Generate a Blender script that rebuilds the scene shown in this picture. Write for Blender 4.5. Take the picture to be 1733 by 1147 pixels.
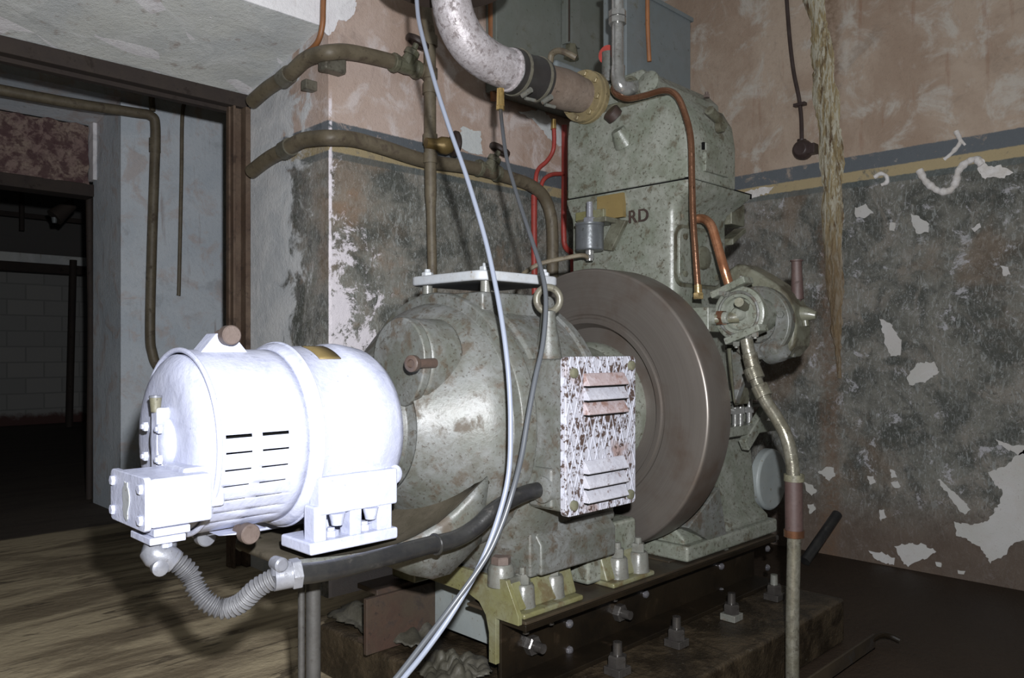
import bpy, math, random
from mathutils import Vector, Matrix
random.seed(7)
for o in list(bpy.data.objects): bpy.data.objects.remove(o)
S = 1.15                      # metres per working unit (the camera stands one unit high)
C = bpy.context.scene.collection
sc = bpy.context.scene

# ---------------------------------------------------------------- camera, light, exposure
F = 1330.0; CX = 866.5; HV = 592.0; K2 = F*math.sqrt(2)
cd = bpy.data.cameras.new('camera'); cam = bpy.data.objects.new('camera', cd); C.objects.link(cam)
cam.location = (0, 0, S); cam.rotation_euler = (math.radians(90), 0, math.radians(-45))
cd.sensor_width = 36; cd.lens = F/1733*36; cd.shift_y = (HV-573.5)/1733; cd.clip_start = .02
sc.camera = cam
ld = bpy.data.lights.new('flash_gun', 'AREA'); ld.shape = 'DISK'; ld.size = .05; ld.energy = 95
ld.color = (.95, .965, 1.0)
lo = bpy.data.objects.new('flash_gun', ld); C.objects.link(lo)
lo.location = (.045*S, -.045*S, 1.165*S); lo.rotation_euler = (math.radians(90), 0, math.radians(-42))
w = bpy.data.worlds.new('world'); sc.world = w; w.use_nodes = True
w.node_tree.nodes['Background'].inputs[0].default_value = (.75, .85, 1, 1)
w.node_tree.nodes['Background'].inputs[1].default_value = .02
sc.view_settings.view_transform = 'Standard'; sc.view_settings.look = 'None'
sc.view_settings.gamma = 1; sc.view_settings.exposure = 0.6; sc.view_settings.use_curve_mapping = False

# ---------------------------------------------------------------- helpers
def at(u, v, X=None, Y=None, s=None, Z=None):
    k = (u-CX)/F
    if X is not None: s = 2*X/(1+k)
    elif Y is not None: s = 2*Y/(1-k)
    elif Z is not None: s = (1-Z)*K2/(v-HV)
    return (s/2*(1+k), s/2*(1-k), 1-(v-HV)*s/K2)
def V(p): return Vector(p)
def basis(ax):
    a = V(ax).normalized()
    up = Vector((0,0,1)) if abs(a.z) < .9 else Vector((1,0,0))
    b = a.cross(up).normalized(); c = a.cross(b).normalized()
    return a, b, c
def smooth_path(pts, n=6, closed=False):
    P = [V(p) for p in pts]; out = []; m = len(P)
    if m < 3: return P
    for i in range(m if closed else m-1):
        p0 = P[(i-1) % m] if (closed or i > 0) else P[0]*2-P[1]
        p1 = P[i]; p2 = P[(i+1) % m]
        p3 = P[(i+2) % m] if (closed or i+2 < m) else P[-1]*2-P[-2]
        for j in range(n):
            t = j/n
            out.append(.5*((2*p1)+(-p0+p2)*t+(2*p0-5*p1+4*p2-p3)*t*t+(-p0+3*p1-3*p2+p3)*t**3))
    if not closed: out.append(P[-1])
    return out
class MB:
    def __init__(s): s.v = []; s.f = []
    def add(s, vs, fs):
        b = len(s.v); s.v += [tuple(x) for x in vs]; s.f += [[i+b for i in f] for f in fs]; return s
    def box(s, x0, x1, y0, y1, z0, z1):
        vs = [(x,y,z) for z in (z0,z1) for y in (y0,y1) for x in (x0,x1)]
        return s.add(vs, [(0,2,3,1),(4,5,7,6),(0,1,5,4),(2,6,7,3),(0,4,6,2),(1,3,7,5)])
    def obox(s, c, ax, L, W, H):       # box centred at c, long side along ax
        a, b, d = basis(ax); c = V(c); vs = []
        for i in (-1,1):
            for j in (-1,1):
                for k in (-1,1): vs.append(c+a*i*L/2+b*j*W/2+d*k*H/2)
        return s.add(vs, [(0,1,3,2),(4,6,7,5),(0,4,5,1),(2,3,7,6),(0,2,6,4),(1,5,7,3)])
    def prism(s, poly, vec):
        n = len(poly); P = [V(p) for p in poly]; d = V(vec)
        nrm = Vector((0,0,0))
        for i in range(n): nrm += P[i].cross(P[(i+1) % n])
        if nrm.dot(d) > 0: P = P[::-1]
        vs = P+[p+d for p in P]
        fs = [tuple(range(n)), tuple(range(2*n-1, n-1, -1))]
        fs += [(i, n+i, n+(i+1) % n, (i+1) % n) for i in range(n)]
        return s.add(vs, fs)
    def lathe(s, o, ax, prof, n=40, a0=0, a1=2*math.pi):
        a, b, c = basis(ax); o = V(o); rings = []; full = abs(a1-a0-2*math.pi) < 1e-6
        base = len(s.v)
        m = n if full else n+1
        for t, r in prof:
            if r <= 1e-6: s.v.append(tuple(o+a*t)); rings.append([len(s.v)-1])
            else:
                ring = []
                for i in range(m):
                    th = a0+(a1-a0)*i/n
                    s.v.append(tuple(o+a*t+(b*math.cos(th)+c*math.sin(th))*r)); ring.append(len(s.v)-1)
                rings.append(ring)
        for A, B in zip(rings, rings[1:]):
            for i in range(n if full else n):
                j = (i+1) % m
                if not full and i+1 >= m: continue
                if len(A) == 1 and len(B) == 1: continue
                if len(A) == 1: s.f.append([A[0], B[j], B[i]])
                elif len(B) == 1: s.f.append([A[i], A[j], B[0]])
                else: s.f.append([A[i], A[j], B[j], B[i]])
        return s
    def cyl(s, p0, p1, r0, r1=None, n=24):
        r1 = r0 if r1 is None else r1; d = V(p1)-V(p0); L = d.length
        return s.lathe(p0, d, [(0,0),(0,r0),(L,r1),(L,0)], n)
    def hexa(s, p, ax, r, h): return s.lathe(p, ax, [(0,0),(0,r),(h*.85,r),(h,r*.86),(h,0)], 6)
    def bolt(s, p, ax, r, h, stud=.6):
        s.hexa(p, ax, r, h); a = V(ax).normalized()
        if stud: s.cyl(V(p)+a*h*.9, V(p)+a*(h+r*stud), r*.55, r*.5, 12)
        return s
    def tube(s, pts, r, n=14, sm=6, closed=False):
        P = smooth_path(pts, sm, closed) if sm else [V(p) for p in pts]
        m = len(P); T = []
        for i in range(m):
            if closed: t = P[(i+1) % m]-P[i-1]
            else: t = P[min(i+1,m-1)]-P[max(i-1,0)]
            T.append(t.normalized())
        a, b, c = basis(T[0]); L = 0; base = len(s.v)
        rad = r if callable(r) else (lambda l, f: r)
        tot = sum((P[i+1]-P[i]).length for i in range(m-1))
        for i in range(m):
            if i: L += (P[i]-P[i-1]).length; b = (b-T[i]*b.dot(T[i])).normalized()
            c = T[i].cross(b); rr = rad(L, L/tot)
            for j in range(n):
                th = 2*math.pi*j/n; s.v.append(tuple(P[i]+(b*math.cos(th)+c*math.sin(th))*rr))
        for i in range(m if closed else m-1):
            for j in range(n):
                k = (j+1) % n; i2 = (i+1) % m
                s.f.append([base+i*n+j, base+i*n+k, base+i2*n+k, base+i2*n+j])
        if not closed:
            s.f.append([base+j for j in range(n)][::-1]); s.f.append([base+(m-1)*n+j for j in range(n)])
        return s
    def torus(s, c, ax, R, r, n=36, m=12):
        a, b, d = basis(ax); c = V(c)
        return s.tube([c+(b*math.cos(t)+d*math.sin(t))*R for t in [2*math.pi*i/n for i in range(n)]], r, m, 0, True)
ROOT = {}
def build(mb, name, m, parent=None, loc=None, bevel=0, ang=35, kind=None, label=None, seg=2, subd=0):
    L = V(loc) if loc is not None else (ROOT[parent.name] if parent is not None else Vector((0,0,0)))
    me = bpy.data.meshes.new(name)
    me.from_pydata([tuple((V(p)-L)*S) for p in mb.v], [], mb.f); me.validate()
    import bmesh
    bm = bmesh.new(); bm.from_mesh(me); bmesh.ops.recalc_face_normals(bm, faces=bm.faces); bm.to_mesh(me); bm.free()
    me.materials.append(m)
    me.shade_smooth(); me.set_sharp_from_angle(angle=math.radians(ang))
    o = bpy.data.objects.new(name, me); C.objects.link(o)
    if parent is None: o.location = L*S; ROOT[o.name] = L
    else: o.parent = parent; ROOT[o.name] = L
    if bevel:
        b = o.modifiers.new('bevel', 'BEVEL'); b.width = bevel*S; b.segments = seg; b.limit_method = 'ANGLE'
        b.angle_limit = math.radians(40); b.harden_normals = True
    if subd:
        b = o.modifiers.new('sub', 'SUBSURF'); b.levels = subd; b.render_levels = subd
    if kind: o['kind'] = kind
    if label: o['label'] = label
    return o
def thing(name, label, cat, loc=(0,0,0), group=None):
    o = bpy.data.objects.new(name, None); C.objects.link(o); o.empty_display_size = .05
    o.location = V(loc)*S; ROOT[o.name] = V(loc); o['label'] = label; o['category'] = cat
    if group: o['group'] = group
    return o
def tag(o, label, cat, group=None):
    o['label'] = label; o['category'] = cat
    if group: o['group'] = group
    return o
def copy_tree(o, parent=None):
    c = o.copy(); C.objects.link(c); c.parent = parent
    for ch in [x for x in bpy.data.objects if x.parent == o]: copy_tree(ch, c)
    return c

# ---------------------------------------------------------------- materials
class NT:
    def __init__(s, name):
        s.m = bpy.data.materials.new(name); s.m.use_nodes = True; s.t = s.m.node_tree; s.n = s.t.nodes
        s.b = s.n['Principled BSDF']
        s.tc = s.n.new('ShaderNodeTexCoord').outputs['Object']
    def link(s, a, b): s.t.links.new(a, b)
    def val(s, inp, x):
        if isinstance(x, (int, float)): inp.default_value = x
        elif isinstance(x, tuple): inp.default_value = (x+(1,))[:4] if len(inp.default_value) == 4 else x
        else: s.link(x, inp)
    def noise(s, scale, detail=4, rough=.6, dist=0, vec=None, stretch=None, rot=None):
        v = vec or s.tc
        if stretch or rot:
            mp = s.n.new('ShaderNodeMapping'); s.link(v, mp.inputs[0])
            if rot: mp.inputs['Rotation'].default_value = rot
            if stretch: mp.inputs['Scale'].default_value = stretch
            v = mp.outputs[0]
        t = s.n.new('ShaderNodeTexNoise'); s.link(v, t.inputs['Vector'])
        t.inputs['Scale'].default_value = scale; t.inputs['Detail'].default_value = detail
        t.inputs['Roughness'].default_value = rough; t.inputs['Distortion'].default_value = dist
        return t.outputs['Fac']
    def ramp(s, x, a, b):                 # smooth 0..1 between a and b
        r = s.n.new('ShaderNodeMapRange'); r.interpolation_type = 'SMOOTHSTEP'
        r.inputs['From Min'].default_value = a; r.inputs['From Max'].default_value = b
        s.link(x, r.inputs['Value']); return r.outputs[0]
    def math(s, op, a, b=0.0, c=0.0):
        r = s.n.new('ShaderNodeMath'); r.operation = op
        for i, x in enumerate((a, b, c)):
            if i < len(r.inputs): s.val(r.inputs[i], x)
        return r.outputs[0]
    def mix(s, f, a, b):
        r = s.n.new('ShaderNodeMix'); r.data_type = 'RGBA'
        s.val(r.inputs[0], f); s.val(r.inputs[6], a); s.val(r.inputs[7], b); return r.outputs[2]
    def xyz(s):
        r = s.n.new('ShaderNodeSeparateXYZ'); s.link(s.tc, r.inputs[0]); return r.outputs
    def done(s, col, rough=.6, metal=0, bump=None, bs=.3, bd=.01, spec=.5):
        s.val(s.b.inputs['Base Color'], col); s.val(s.b.inputs['Roughness'], rough); s.val(s.b.inputs['Metallic'], metal)
        s.b.inputs['Specular IOR Level'].default_value = spec
        if bump is not None:
            b = s.n.new('ShaderNodeBump'); b.inputs['Strength'].default_value = bs; b.inputs['Distance'].default_value = bd
            s.link(bump, b.inputs['Height']); s.link(b.outputs[0], s.b.inputs['Normal'])
        return s.m
def painted(name, base, base2, rust, amt=.5, sc=9, rough=.45, fine=60, metal=0, bs=.25, spec=.5, speck=.5):
    n = NT(name)
    a = n.noise(sc, 6, .65, .3); b = n.noise(sc*.45, 4, .6); c = n.noise(fine, 3, .6)
    col = n.mix(n.ramp(b, .35, .65), base, base2)
    gr = n.noise(sc*1.7, 9, .78, .6)
    col = n.mix(n.math('MULTIPLY', n.ramp(gr, .44, .60), min(1, amt)*.75), col, tuple(x*.45+y*.45 for x, y in zip(base, rust)))
    m1 = n.ramp(a, .66-.22*amt, .80-.22*amt)
    col = n.mix(n.math('MULTIPLY', m1, .75), col, rust)
    m2 = n.ramp(c, .70-.12*speck, .78-.12*speck)
    col = n.mix(n.math('MULTIPLY', m2, .6), col, tuple(x*.5 for x in rust))
    r = n.math('MULTIPLY_ADD', m1, .25, rough)
    return n.done(col, r, metal, n.math('ADD', a, n.math('MULTIPLY', c, .5)), bs, .004, spec)
M = {}
G1 = (.235,.255,.205); G2 = (.29,.30,.27); RU = (.10,.065,.03)
M['engine'] = painted('grey_green_enamel', (.130,.142,.112), (.185,.192,.165), (.05,.036,.017), .52, 19, .36, 80, 0, .35, .5, 1.0)
M['engine_dark'] = painted('oily_green_enamel', (.085,.085,.06), (.12,.12,.09), (.035,.026,.013), .8, 9, .33, 60)
M['alt'] = painted('alternator_paint', (.082,.086,.073), (.13,.134,.13), (.05,.033,.018), .68, 17, .45, 95, 0, .3, .5, .9)
M['alt_yellow'] = painted('yellowed_paint', (.13,.125,.055), (.15,.15,.10), (.07,.045,.015), .6, 12, .4, 80)
M['cross'] = painted('pale_grey_paint', (.17,.19,.19), (.21,.23,.225), (.2,.15,.08), .15, 9, .5, 50)
M['dusty'] = painted('oily_dust', (.055,.047,.032), (.08,.068,.05), (.03,.025,.017), .4, 16, .8, 120, 0, .4, .2)
M['skid'] = painted('oily_black_steel', (.006,.0045,.003), (.012,.0085,.005), (.022,.014,.007), .4, 10, .35, 60, 0, .25, .25)
M['skid_top'] = painted('rusty_flange', (.042,.031,.018), (.022,.016,.010), (.015,.011,.008), .5, 10, .5, 60)
M['rusty'] = painted('red_lead_rust', (.042,.02,.012), (.035,.024,.014), (.015,.01,.007), .6, 12, .7, 60)
M['bolt'] = painted('greased_bolt', (.10,.103,.09), (.135,.135,.12), (.07,.04,.022), .4, 30, .3, 90)
M['rivet'] = painted('worn_rivet', (.04,.036,.033), (.06,.055,.05), (.03,.025,.02), .3, 30, .22, 90, .4)
M['rivet_bright'] = painted('polished_rivet', (.34,.33,.36), (.42,.41,.44), (.12,.1,.09), .3, 30, .16, 90, .85)
M['white'] = painted('white_enamel', (.43,.45,.57), (.47,.49,.60), (.31,.33,.45), .5, 16, .42, 55, 0, .6, .5, .1)  # blue in the base colour imitates bluish shading on the dimmer sides
M['whitemetal'] = painted('bare_zinc', (.16,.165,.19), (.21,.215,.235), (.11,.105,.11), .4, 30, .35, 80, .3)
M['knob'] = painted('pink_rusty_steel', (.105,.078,.066), (.085,.062,.052), (.05,.033,.025), .4, 40, .6, 120)
M['black'] = NT('black_void').done((.004,.004,.004), .9, spec=.1)
M['brass'] = painted('aged_brass', (.15,.10,.035), (.2,.14,.055), (.12,.08,.03), .4, 30, .4, 90, .5)
M['brass_bright'] = painted('bright_brass', (.75,.52,.2), (.8,.6,.3), (.4,.25,.1), .2, 30, .22, 90, .9)
M['ring'] = painted('white_flaked_paint', (.36,.375,.40), (.31,.325,.34), (.22,.15,.05), .25, 14, .5, 60)
M['copper'] = painted('tarnished_copper', (.24,.125,.075), (.18,.085,.048), (.07,.035,.02), .35, 25, .22, 60, .75)
M['copper_warm'] = painted('warm_copper', (.42,.20,.11), (.33,.14,.07), (.12,.06,.03), .4, 30, .25, 60, .7)
M['chrome'] = painted('galvanised_pipe', (.27,.27,.255), (.34,.34,.33), (.13,.11,.08), .4, 25, .22, 80, .65)
M['pipe'] = painted('brown_green_pipe', (.105,.085,.055), (.145,.12,.08), (.05,.033,.022), .5, 12, .55, 60)
M['pipe_pale'] = painted('pale_pipe', (.12,.112,.085), (.15,.14,.11), (.045,.035,.025), .5, 25, .4, 60, .2)
M['valve'] = painted('dirty_valve', (.10,.10,.065), (.14,.13,.09), (.04,.035,.02), .6, 25, .45, 80)
M['wheel'] = painted('dark_handwheel', (.028,.018,.015), (.04,.025,.02), (.02,.015,.01), .3, 25, .5, 80)
M['red'] = painted('red_conduit', (.36,.045,.035), (.28,.04,.03), (.10,.03,.02), .35, 14, .5, 60)
M['orange'] = painted('orange_conduit', (.26,.105,.035), (.19,.08,.035), (.12,.06,.03), .35, 14, .5, 60)
M['exhaust'] = painted('silvered_exhaust', (.36,.33,.335), (.47,.44,.455), (.12,.095,.09), .72, 42, .5, 150, .25, .5)
M['rustpipe'] = painted('rust_crusted_pipe', (.13,.095,.072), (.19,.15,.12), (.05,.035,.028), .5, 14, .65, 60, 0, .6)
M['rubber'] = painted('black_rubber', (.018,.016,.016), (.026,.024,.022), (.05,.045,.04), .3, 20, .45, 90)
M['flange'] = painted('ochre_flange', (.22,.175,.09), (.18,.145,.08), (.07,.045,.025), .4, 20, .42, 80, .2)
M['drum'] = painted('black_brown_drum', (.03,.018,.012), (.045,.028,.02), (.02,.015,.01), .3, 10, .8, 60)
M['tank'] = painted('slate_tank', (.12,.14,.145), (.14,.155,.16), (.10,.09,.06), .35, 6, .5, 40)
M['cabinet'] = painted('grey_green_tank', (.135,.15,.13), (.17,.18,.165), (.10,.09,.05), .35, 5, .5, 40)
M['cable_l'] = NT('light_grey_cable').done((.19,.21,.26), .38)
M['cable_d'] = NT('dark_grey_cable').done((.065,.07,.078), .38)
M['cond'] = painted('black_conduit', (.011,.011,.012), (.019,.019,.018), (.05,.045,.04), .35, 22, .33, 130)
M['flex'] = painted('grey_flex', (.075,.075,.08), (.105,.105,.11), (.035,.033,.03), .3, 26, .5, 130)
M['plug'] = painted('dark_bakelite', (.03,.018,.016), (.045,.03,.028), (.02,.015,.01), .3, 25, .4, 80)
M['canister'] = painted('grey_canister', (.11,.118,.125), (.15,.155,.165), (.04,.035,.025), .35, 14, .3, 60, .4)
M['nameplate'] = painted('brass_plate', (.20,.145,.055), (.23,.17,.07), (.12,.09,.05), .2, 14, .5, 60, .3)

def steel_disc():
    n = NT('turned_steel')
    X, Y, Z = n.xyz()
    # the engine's origin lies straight below the wheel axis
    Z = n.math('SUBTRACT', Z, (.811-.334)*S)
    r = n.math('SQRT', n.math('ADD', n.math('MULTIPLY', Y, Y), n.math('MULTIPLY', Z, Z)))
    cv = n.n.new('ShaderNodeCombineXYZ'); n.link(n.math('MULTIPLY', r, 40.0), cv.inputs[0]); n.link(n.math('MULTIPLY', X, 40.0), cv.inputs[1])
    g = n.noise(5, 5, .7, 0, cv.outputs[0]); b = n.noise(4, 5, .6)
    col = n.mix(n.ramp(g, .2, .8), (.115,.10,.088), (.14,.125,.11))
    col = n.mix(n.ramp(b, .5, .8), col, (.09,.065,.05))
    return n.done(col, n.math('MULTIPLY_ADD', b, .2, .30), .55, g, .03, .001)
M['wheelsteel'] = steel_disc()

def louvre_cover():
    n = NT('flaked_white_cover'); X, Y, Z = n.xyz()
    d1 = n.math('SINE', n.math('MULTIPLY_ADD', X, 190.0, n.math('MULTIPLY', Z, 62.0)))
    d2 = n.math('SINE', n.math('MULTIPLY_ADD', X, -190.0, n.math('MULTIPLY', Z, 62.0)))
    li = n.math('MAXIMUM', n.ramp(d1, .75, .98), n.ramp(d2, .75, .98))
    sp = n.noise(60, 5, .7); spb = n.noise(12, 3, .6)
    f = n.ramp(n.math('MULTIPLY_ADD', spb, .4, sp), .685, .75)
    col = n.mix(n.math('MULTIPLY', li, .8), (.33,.33,.37), (.44,.45,.52))
    col = n.mix(n.ramp(n.noise(7, 3, .6), .55, .7), col, (.22,.16,.15))
    col = n.mix(n.math('MULTIPLY', f, n.math('SUBTRACT', 1.0, n.math('MULTIPLY', li, .6))), col, (.055,.035,.028))
    return n.done(col, .55, 0, n.math('ADD', n.math('MULTIPLY', li, .6), sp), .6, .003)
M['cover'] = louvre_cover()

def wall_mat(name, upper1, upper2, upper3, dado=True, mode=''):
    n = NT(name); X, Y, Z = n.xyz()
    big = n.noise(1.6, 5, .62, .4); mid = n.noise(5, 6, .65, .6); fine = n.noise(40, 4, .7); grit = n.noise(160, 2, .6)
    up = n.mix(n.ramp(big, .38, .62), upper1, upper2)
    up = n.mix(n.math('MULTIPLY', n.ramp(mid, .50, .66), .75), up, upper3)
    up = n.mix(n.math('MULTIPLY', n.ramp(n.noise(2.3, 6, .7, .8), .58, .70), .5), up, tuple(x*.55 for x in upper2))
    drip = n.noise(6, 4, .6, .1, None, (3, 3, .35))
    up = n.mix(n.math('MULTIPLY', n.ramp(drip, .58, .75), .45), up, (.20,.10,.06))
    up = n.mix(n.math('MULTIPLY', n.ramp(fine, .5, .8), .35), up, tuple(x*.6 for x in upper1))
    col = up
    if dado:
        q = .72 if mode == 'right' else 1.0  # right wall dado darkened in colour to stand in for light falloff
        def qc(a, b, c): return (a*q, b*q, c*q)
        lo1 = n.mix(n.ramp(mid, .38, .62), qc(.075,.078,.068), qc(.19,.185,.16))
        lo1 = n.mix(n.math('MULTIPLY', n.ramp(n.noise(3.1, 6, .7, .8), .50, .64), .7), lo1, qc(.26,.235,.20))
        s1 = n.noise(20, 5, .7, 2.2, None, (1.9, 1.9, .7), (.75, .75, 0))
        s2 = n.noise(20, 5, .7, 2.2, None, (1.9, 1.9, .7), (-.9, -.7, 0))
        s3 = n.noise(34, 6, .75, 3.0)
        pt = n.ramp(n.noise(2.6, 4, .6, .5), .42, .58)
        scr = n.math('MAXIMUM', n.math('MULTIPLY', n.ramp(s1, .53, .60), pt), n.math('MULTIPLY', n.ramp(s2, .53, .60), n.math('SUBTRACT', 1.0, pt)))
        lo1 = n.mix(n.math('MULTIPLY', scr, .5), lo1, qc(.38,.40,.39))
        lo1 = n.mix(n.math('MULTIPLY', n.ramp(s3, .56, .66), .55), lo1, qc(.46,.45,.45))
        lo1 = n.mix(n.math('MULTIPLY', n.ramp(n.noise(26, 6, .75, 1.0), .55, .66), .6), lo1, qc(.045,.045,.04))
        lo1 = n.mix(n.math('MULTIPLY', n.ramp(big, .52, .66), .45), lo1, qc(.22,.15,.10))
        ef = n.noise(9.5, 9, .78, .35)
        if mode == 'back':      # salt bloom climbing the corner of the pier
            g = n.math('MULTIPLY', n.math('SUBTRACT', n.math('SUBTRACT', 2.83, X), n.math('MULTIPLY', Z, .36)), .55)
            f = n.math('MULTIPLY', n.ramp(n.math('ADD', ef, g), .59, .66), n.ramp(X, 1.7145*S, 1.7165*S))
            f2 = n.ramp(n.math('ABSOLUTE', n.math('SUBTRACT', X, 1.7225*S)), .0085, .004)
            f = n.math('MAXIMUM', f, n.math('MULTIPLY', f2, n.ramp(fine, .4, .5)))
            lo1 = n.mix(n.math('MULTIPLY', f, .8), lo1, (.80,.75,.80))
            lo1 = n.mix(n.math('MULTIPLY', n.ramp(n.noise(3.2, 4, .6), .6, .7), .45), lo1, (.24,.14,.08))
        if mode == 'right':
            lo1 = n.mix(n.math('MULTIPLY', n.ramp(ef, .58, .64), .75), lo1, (.36,.355,.37))
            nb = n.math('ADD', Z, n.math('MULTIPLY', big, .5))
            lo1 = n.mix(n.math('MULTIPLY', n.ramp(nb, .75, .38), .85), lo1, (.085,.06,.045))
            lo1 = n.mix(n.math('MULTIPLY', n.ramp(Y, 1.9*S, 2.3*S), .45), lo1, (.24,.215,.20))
        zz = n.math('ADD', Z, n.math('MULTIPLY', n.math('SUBTRACT', fine, .5), .012))
        def band(a, b, c, k=1.0):
            f = n.math('MULTIPLY', n.ramp(zz, a*S-.004, a*S+.004), n.ramp(zz, b*S+.004, b*S-.004))
            return n.math('MULTIPLY', f, k)
        col = n.mix(n.ramp(zz, 1.86*S+.01, 1.86*S-.01), up, lo1)
        wear = n.ramp(n.noise(9, 6, .7, .5), .66, .56)
        col = n.mix(n.math('MULTIPLY', band(1.852, 1.925, 0), n.math('MULTIPLY_ADD', wear, .6, .4)), col, (.095,.105,.115))
        col = n.mix(n.math('MULTIPLY', band(1.803, 1.852, 0), n.math('MULTIPLY_ADD', wear, .7, .3)), col, (.31,.25,.145))
        col = n.mix(band(1.775, 1.803, 0, .6), col, (.07,.085,.085))
    if mode == 'back':
        st_ = n.math('MULTIPLY', n.ramp(n.math('ABSOLUTE', n.math('SUBTRACT', X, 1.7235*S)), .012, .005), n.math('MULTIPLY', n.ramp(Z, 2.06*S, 1.98*S), n.ramp(n.noise(14, 5, .7), .42, .5)))
        col = n.mix(n.math('MULTIPLY', st_, .85), col, (.80,.75,.79))
    if mode == 'back':          # old whitewash covers the inner part of the reveal
        c_ = n.math('MULTIPLY', n.ramp(X, 1.7155*S, 1.7145*S), n.ramp(n.math('ADD', Y, n.math('MULTIPLY', n.math('SUBTRACT', mid, .5), 1.1)), 3.40, 3.52))
        col = n.mix(n.math('MULTIPLY', c_, .9), col, n.mix(n.ramp(mid, .4, .6), (.48,.50,.52), (.58,.59,.60)))
    if mode == 'right':
        dy = n.math('ABSOLUTE', n.math('SUBTRACT', n.math('ADD', Y, n.math('MULTIPLY', mid, .12)), 1.615*S+.06))
        col = n.mix(n.math('MULTIPLY', n.ramp(dy, .085, .015), n.math('MULTIPLY_ADD', n.ramp(fine, .4, .6), .35, .3)), col, (.11,.065,.038))
    bmp = n.math('ADD', n.math('MULTIPLY', mid, 1.0), n.math('ADD', n.math('MULTIPLY', fine, .5), n.math('MULTIPLY', grit, .15)))
    return n.done(col, .82, 0, bmp, .55, .012, .25)
M['wall_back'] = wall_mat('plaster_pier', (.37,.27,.215), (.46,.36,.31), (.58,.52,.50), True, 'back')
M['wall_right'] = wall_mat('plaster_right', (.27,.20,.15), (.35,.28,.22), (.41,.385,.345), True, 'right')  # plaster tones lowered, painting in the light falloff toward the right
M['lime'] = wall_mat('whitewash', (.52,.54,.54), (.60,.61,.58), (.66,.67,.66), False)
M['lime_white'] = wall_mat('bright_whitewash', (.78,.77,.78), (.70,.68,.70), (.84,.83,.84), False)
M['far_white'] = wall_mat('grey_whitewash', (.50,.55,.60), (.58,.62,.66), (.50,.44,.42), False)

def floor_mat():
    n = NT('wet_floor'); X, Y, Z = n.xyz()
    st = n.noise(2.2, 7, .62, .9, None, (.5, 2.0, 1)); big = n.noise(1.2, 5, .6, .3); f = n.noise(30, 4, .7)
    col = n.mix(n.ramp(st, .38, .58), (.16,.125,.08), (.37,.305,.20))
    col = n.mix(n.math('MULTIPLY', n.ramp(n.noise(5, 7, .7, 1, None, (.35, 2.5, 1)), .55, .62), .8), col, (.06,.045,.03))
    col = n.mix(n.math('MULTIPLY', n.ramp(f, .5, .75), .3), col, (.30,.25,.18))
    wet = n.math('MULTIPLY', n.ramp(n.math('ADD', X, n.math('MULTIPLY', big, .6)), 2.0, 2.5), n.ramp(Y, 3.3, 2.9))
    col = n.mix(wet, col, n.mix(big, (.013,.008,.005), (.034,.022,.013)))
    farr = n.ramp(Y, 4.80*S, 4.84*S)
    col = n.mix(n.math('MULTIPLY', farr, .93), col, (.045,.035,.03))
    return n.done(col, n.math('MULTIPLY_ADD', wet, -.22, .8), 0, n.math('ADD', st, f), .5, .012, .3)
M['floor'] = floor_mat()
def plinth_mat():
    n = NT('oily_concrete'); a = n.noise(7, 7, .7, .5); f = n.noise(50, 4, .7)
    col = n.mix(n.ramp(a, .4, .65), (.013,.009,.005), (.045,.032,.018))
    col = n.mix(n.math('MULTIPLY', n.ramp(f, .62, .7), .5), col, (.08,.068,.05))
    return n.done(col, n.math('MULTIPLY_ADD', a, .5, .15), 0, n.math('ADD', a, f), .7, .01)
M['plinth'] = plinth_mat()
def brick_mat():
    n = NT('whitewashed_brick'); X, Y, Z = n.xyz()
    cv = n.n.new('ShaderNodeCombineXYZ'); n.link(X, cv.inputs[0]); n.link(Z, cv.inputs[1])
    t = n.n.new('ShaderNodeTexBrick'); n.link(cv.outputs[0], t.inputs['Vector']); t.inputs['Scale'].default_value = 1.0
    t.inputs['Brick Width'].default_value = .5; t.inputs['Row Height'].default_value = .24; t.inputs['Mortar Size'].default_value = .012
    t.inputs['Color1'].default_value = (.24,.24,.23,1); t.inputs['Color2'].default_value = (.28,.275,.26,1); t.inputs['Mortar'].default_value = (.20,.20,.19,1)
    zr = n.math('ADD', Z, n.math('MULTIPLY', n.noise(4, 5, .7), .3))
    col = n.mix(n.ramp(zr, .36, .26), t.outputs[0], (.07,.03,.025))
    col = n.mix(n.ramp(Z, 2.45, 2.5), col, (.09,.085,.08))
    return n.done(col, .8, 0, t.outputs['Fac'], .3, .01)
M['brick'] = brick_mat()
M['rustlintel'] = painted('crumbling_lintel', (.20,.135,.12), (.25,.19,.15), (.05,.02,.025), 1.0, 14, .85, 60, 0, .9)
M['beam'] = painted('dark_rust_beam', (.024,.016,.013), (.032,.022,.016), (.013,.009,.008), .4, 9, .8, 60)
M['jamb'] = painted('rusty_jamb', (.075,.045,.028), (.11,.075,.05), (.03,.018,.013), .6, 9, .7, 60)
M['salt'] = painted('salt_crust', (.50,.47,.44), (.60,.58,.57), (.28,.24,.2), .3, 40, .85, 120, 0, .8, .2)
M['bare'] = painted('bare_plaster', (.38,.375,.35), (.43,.42,.41), (.42,.33,.29), .3, 5, .85, 120, 0, .5, .2)
def streak_mat():
    n = NT('lime_streak'); a = n.noise(9, 7, .7, .8, None, (2.2, 2.2, .35)); b = n.noise(26, 6, .7, .6, None, (2, 2, .4))
    col = n.mix(n.ramp(a, .36, .52), (.09,.05,.022), (.32,.25,.13))
    col = n.mix(n.ramp(b, .44, .58), col, (.50,.47,.37))
    zz = n.xyz()[2]
    col = n.mix(n.math('MULTIPLY', n.ramp(zz, .1, -.5), .75), col, (.14,.09,.05))
    return n.done(col, .6, 0, n.math('ADD', a, b), .9, .02)
M['streak'] = streak_mat()
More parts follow.
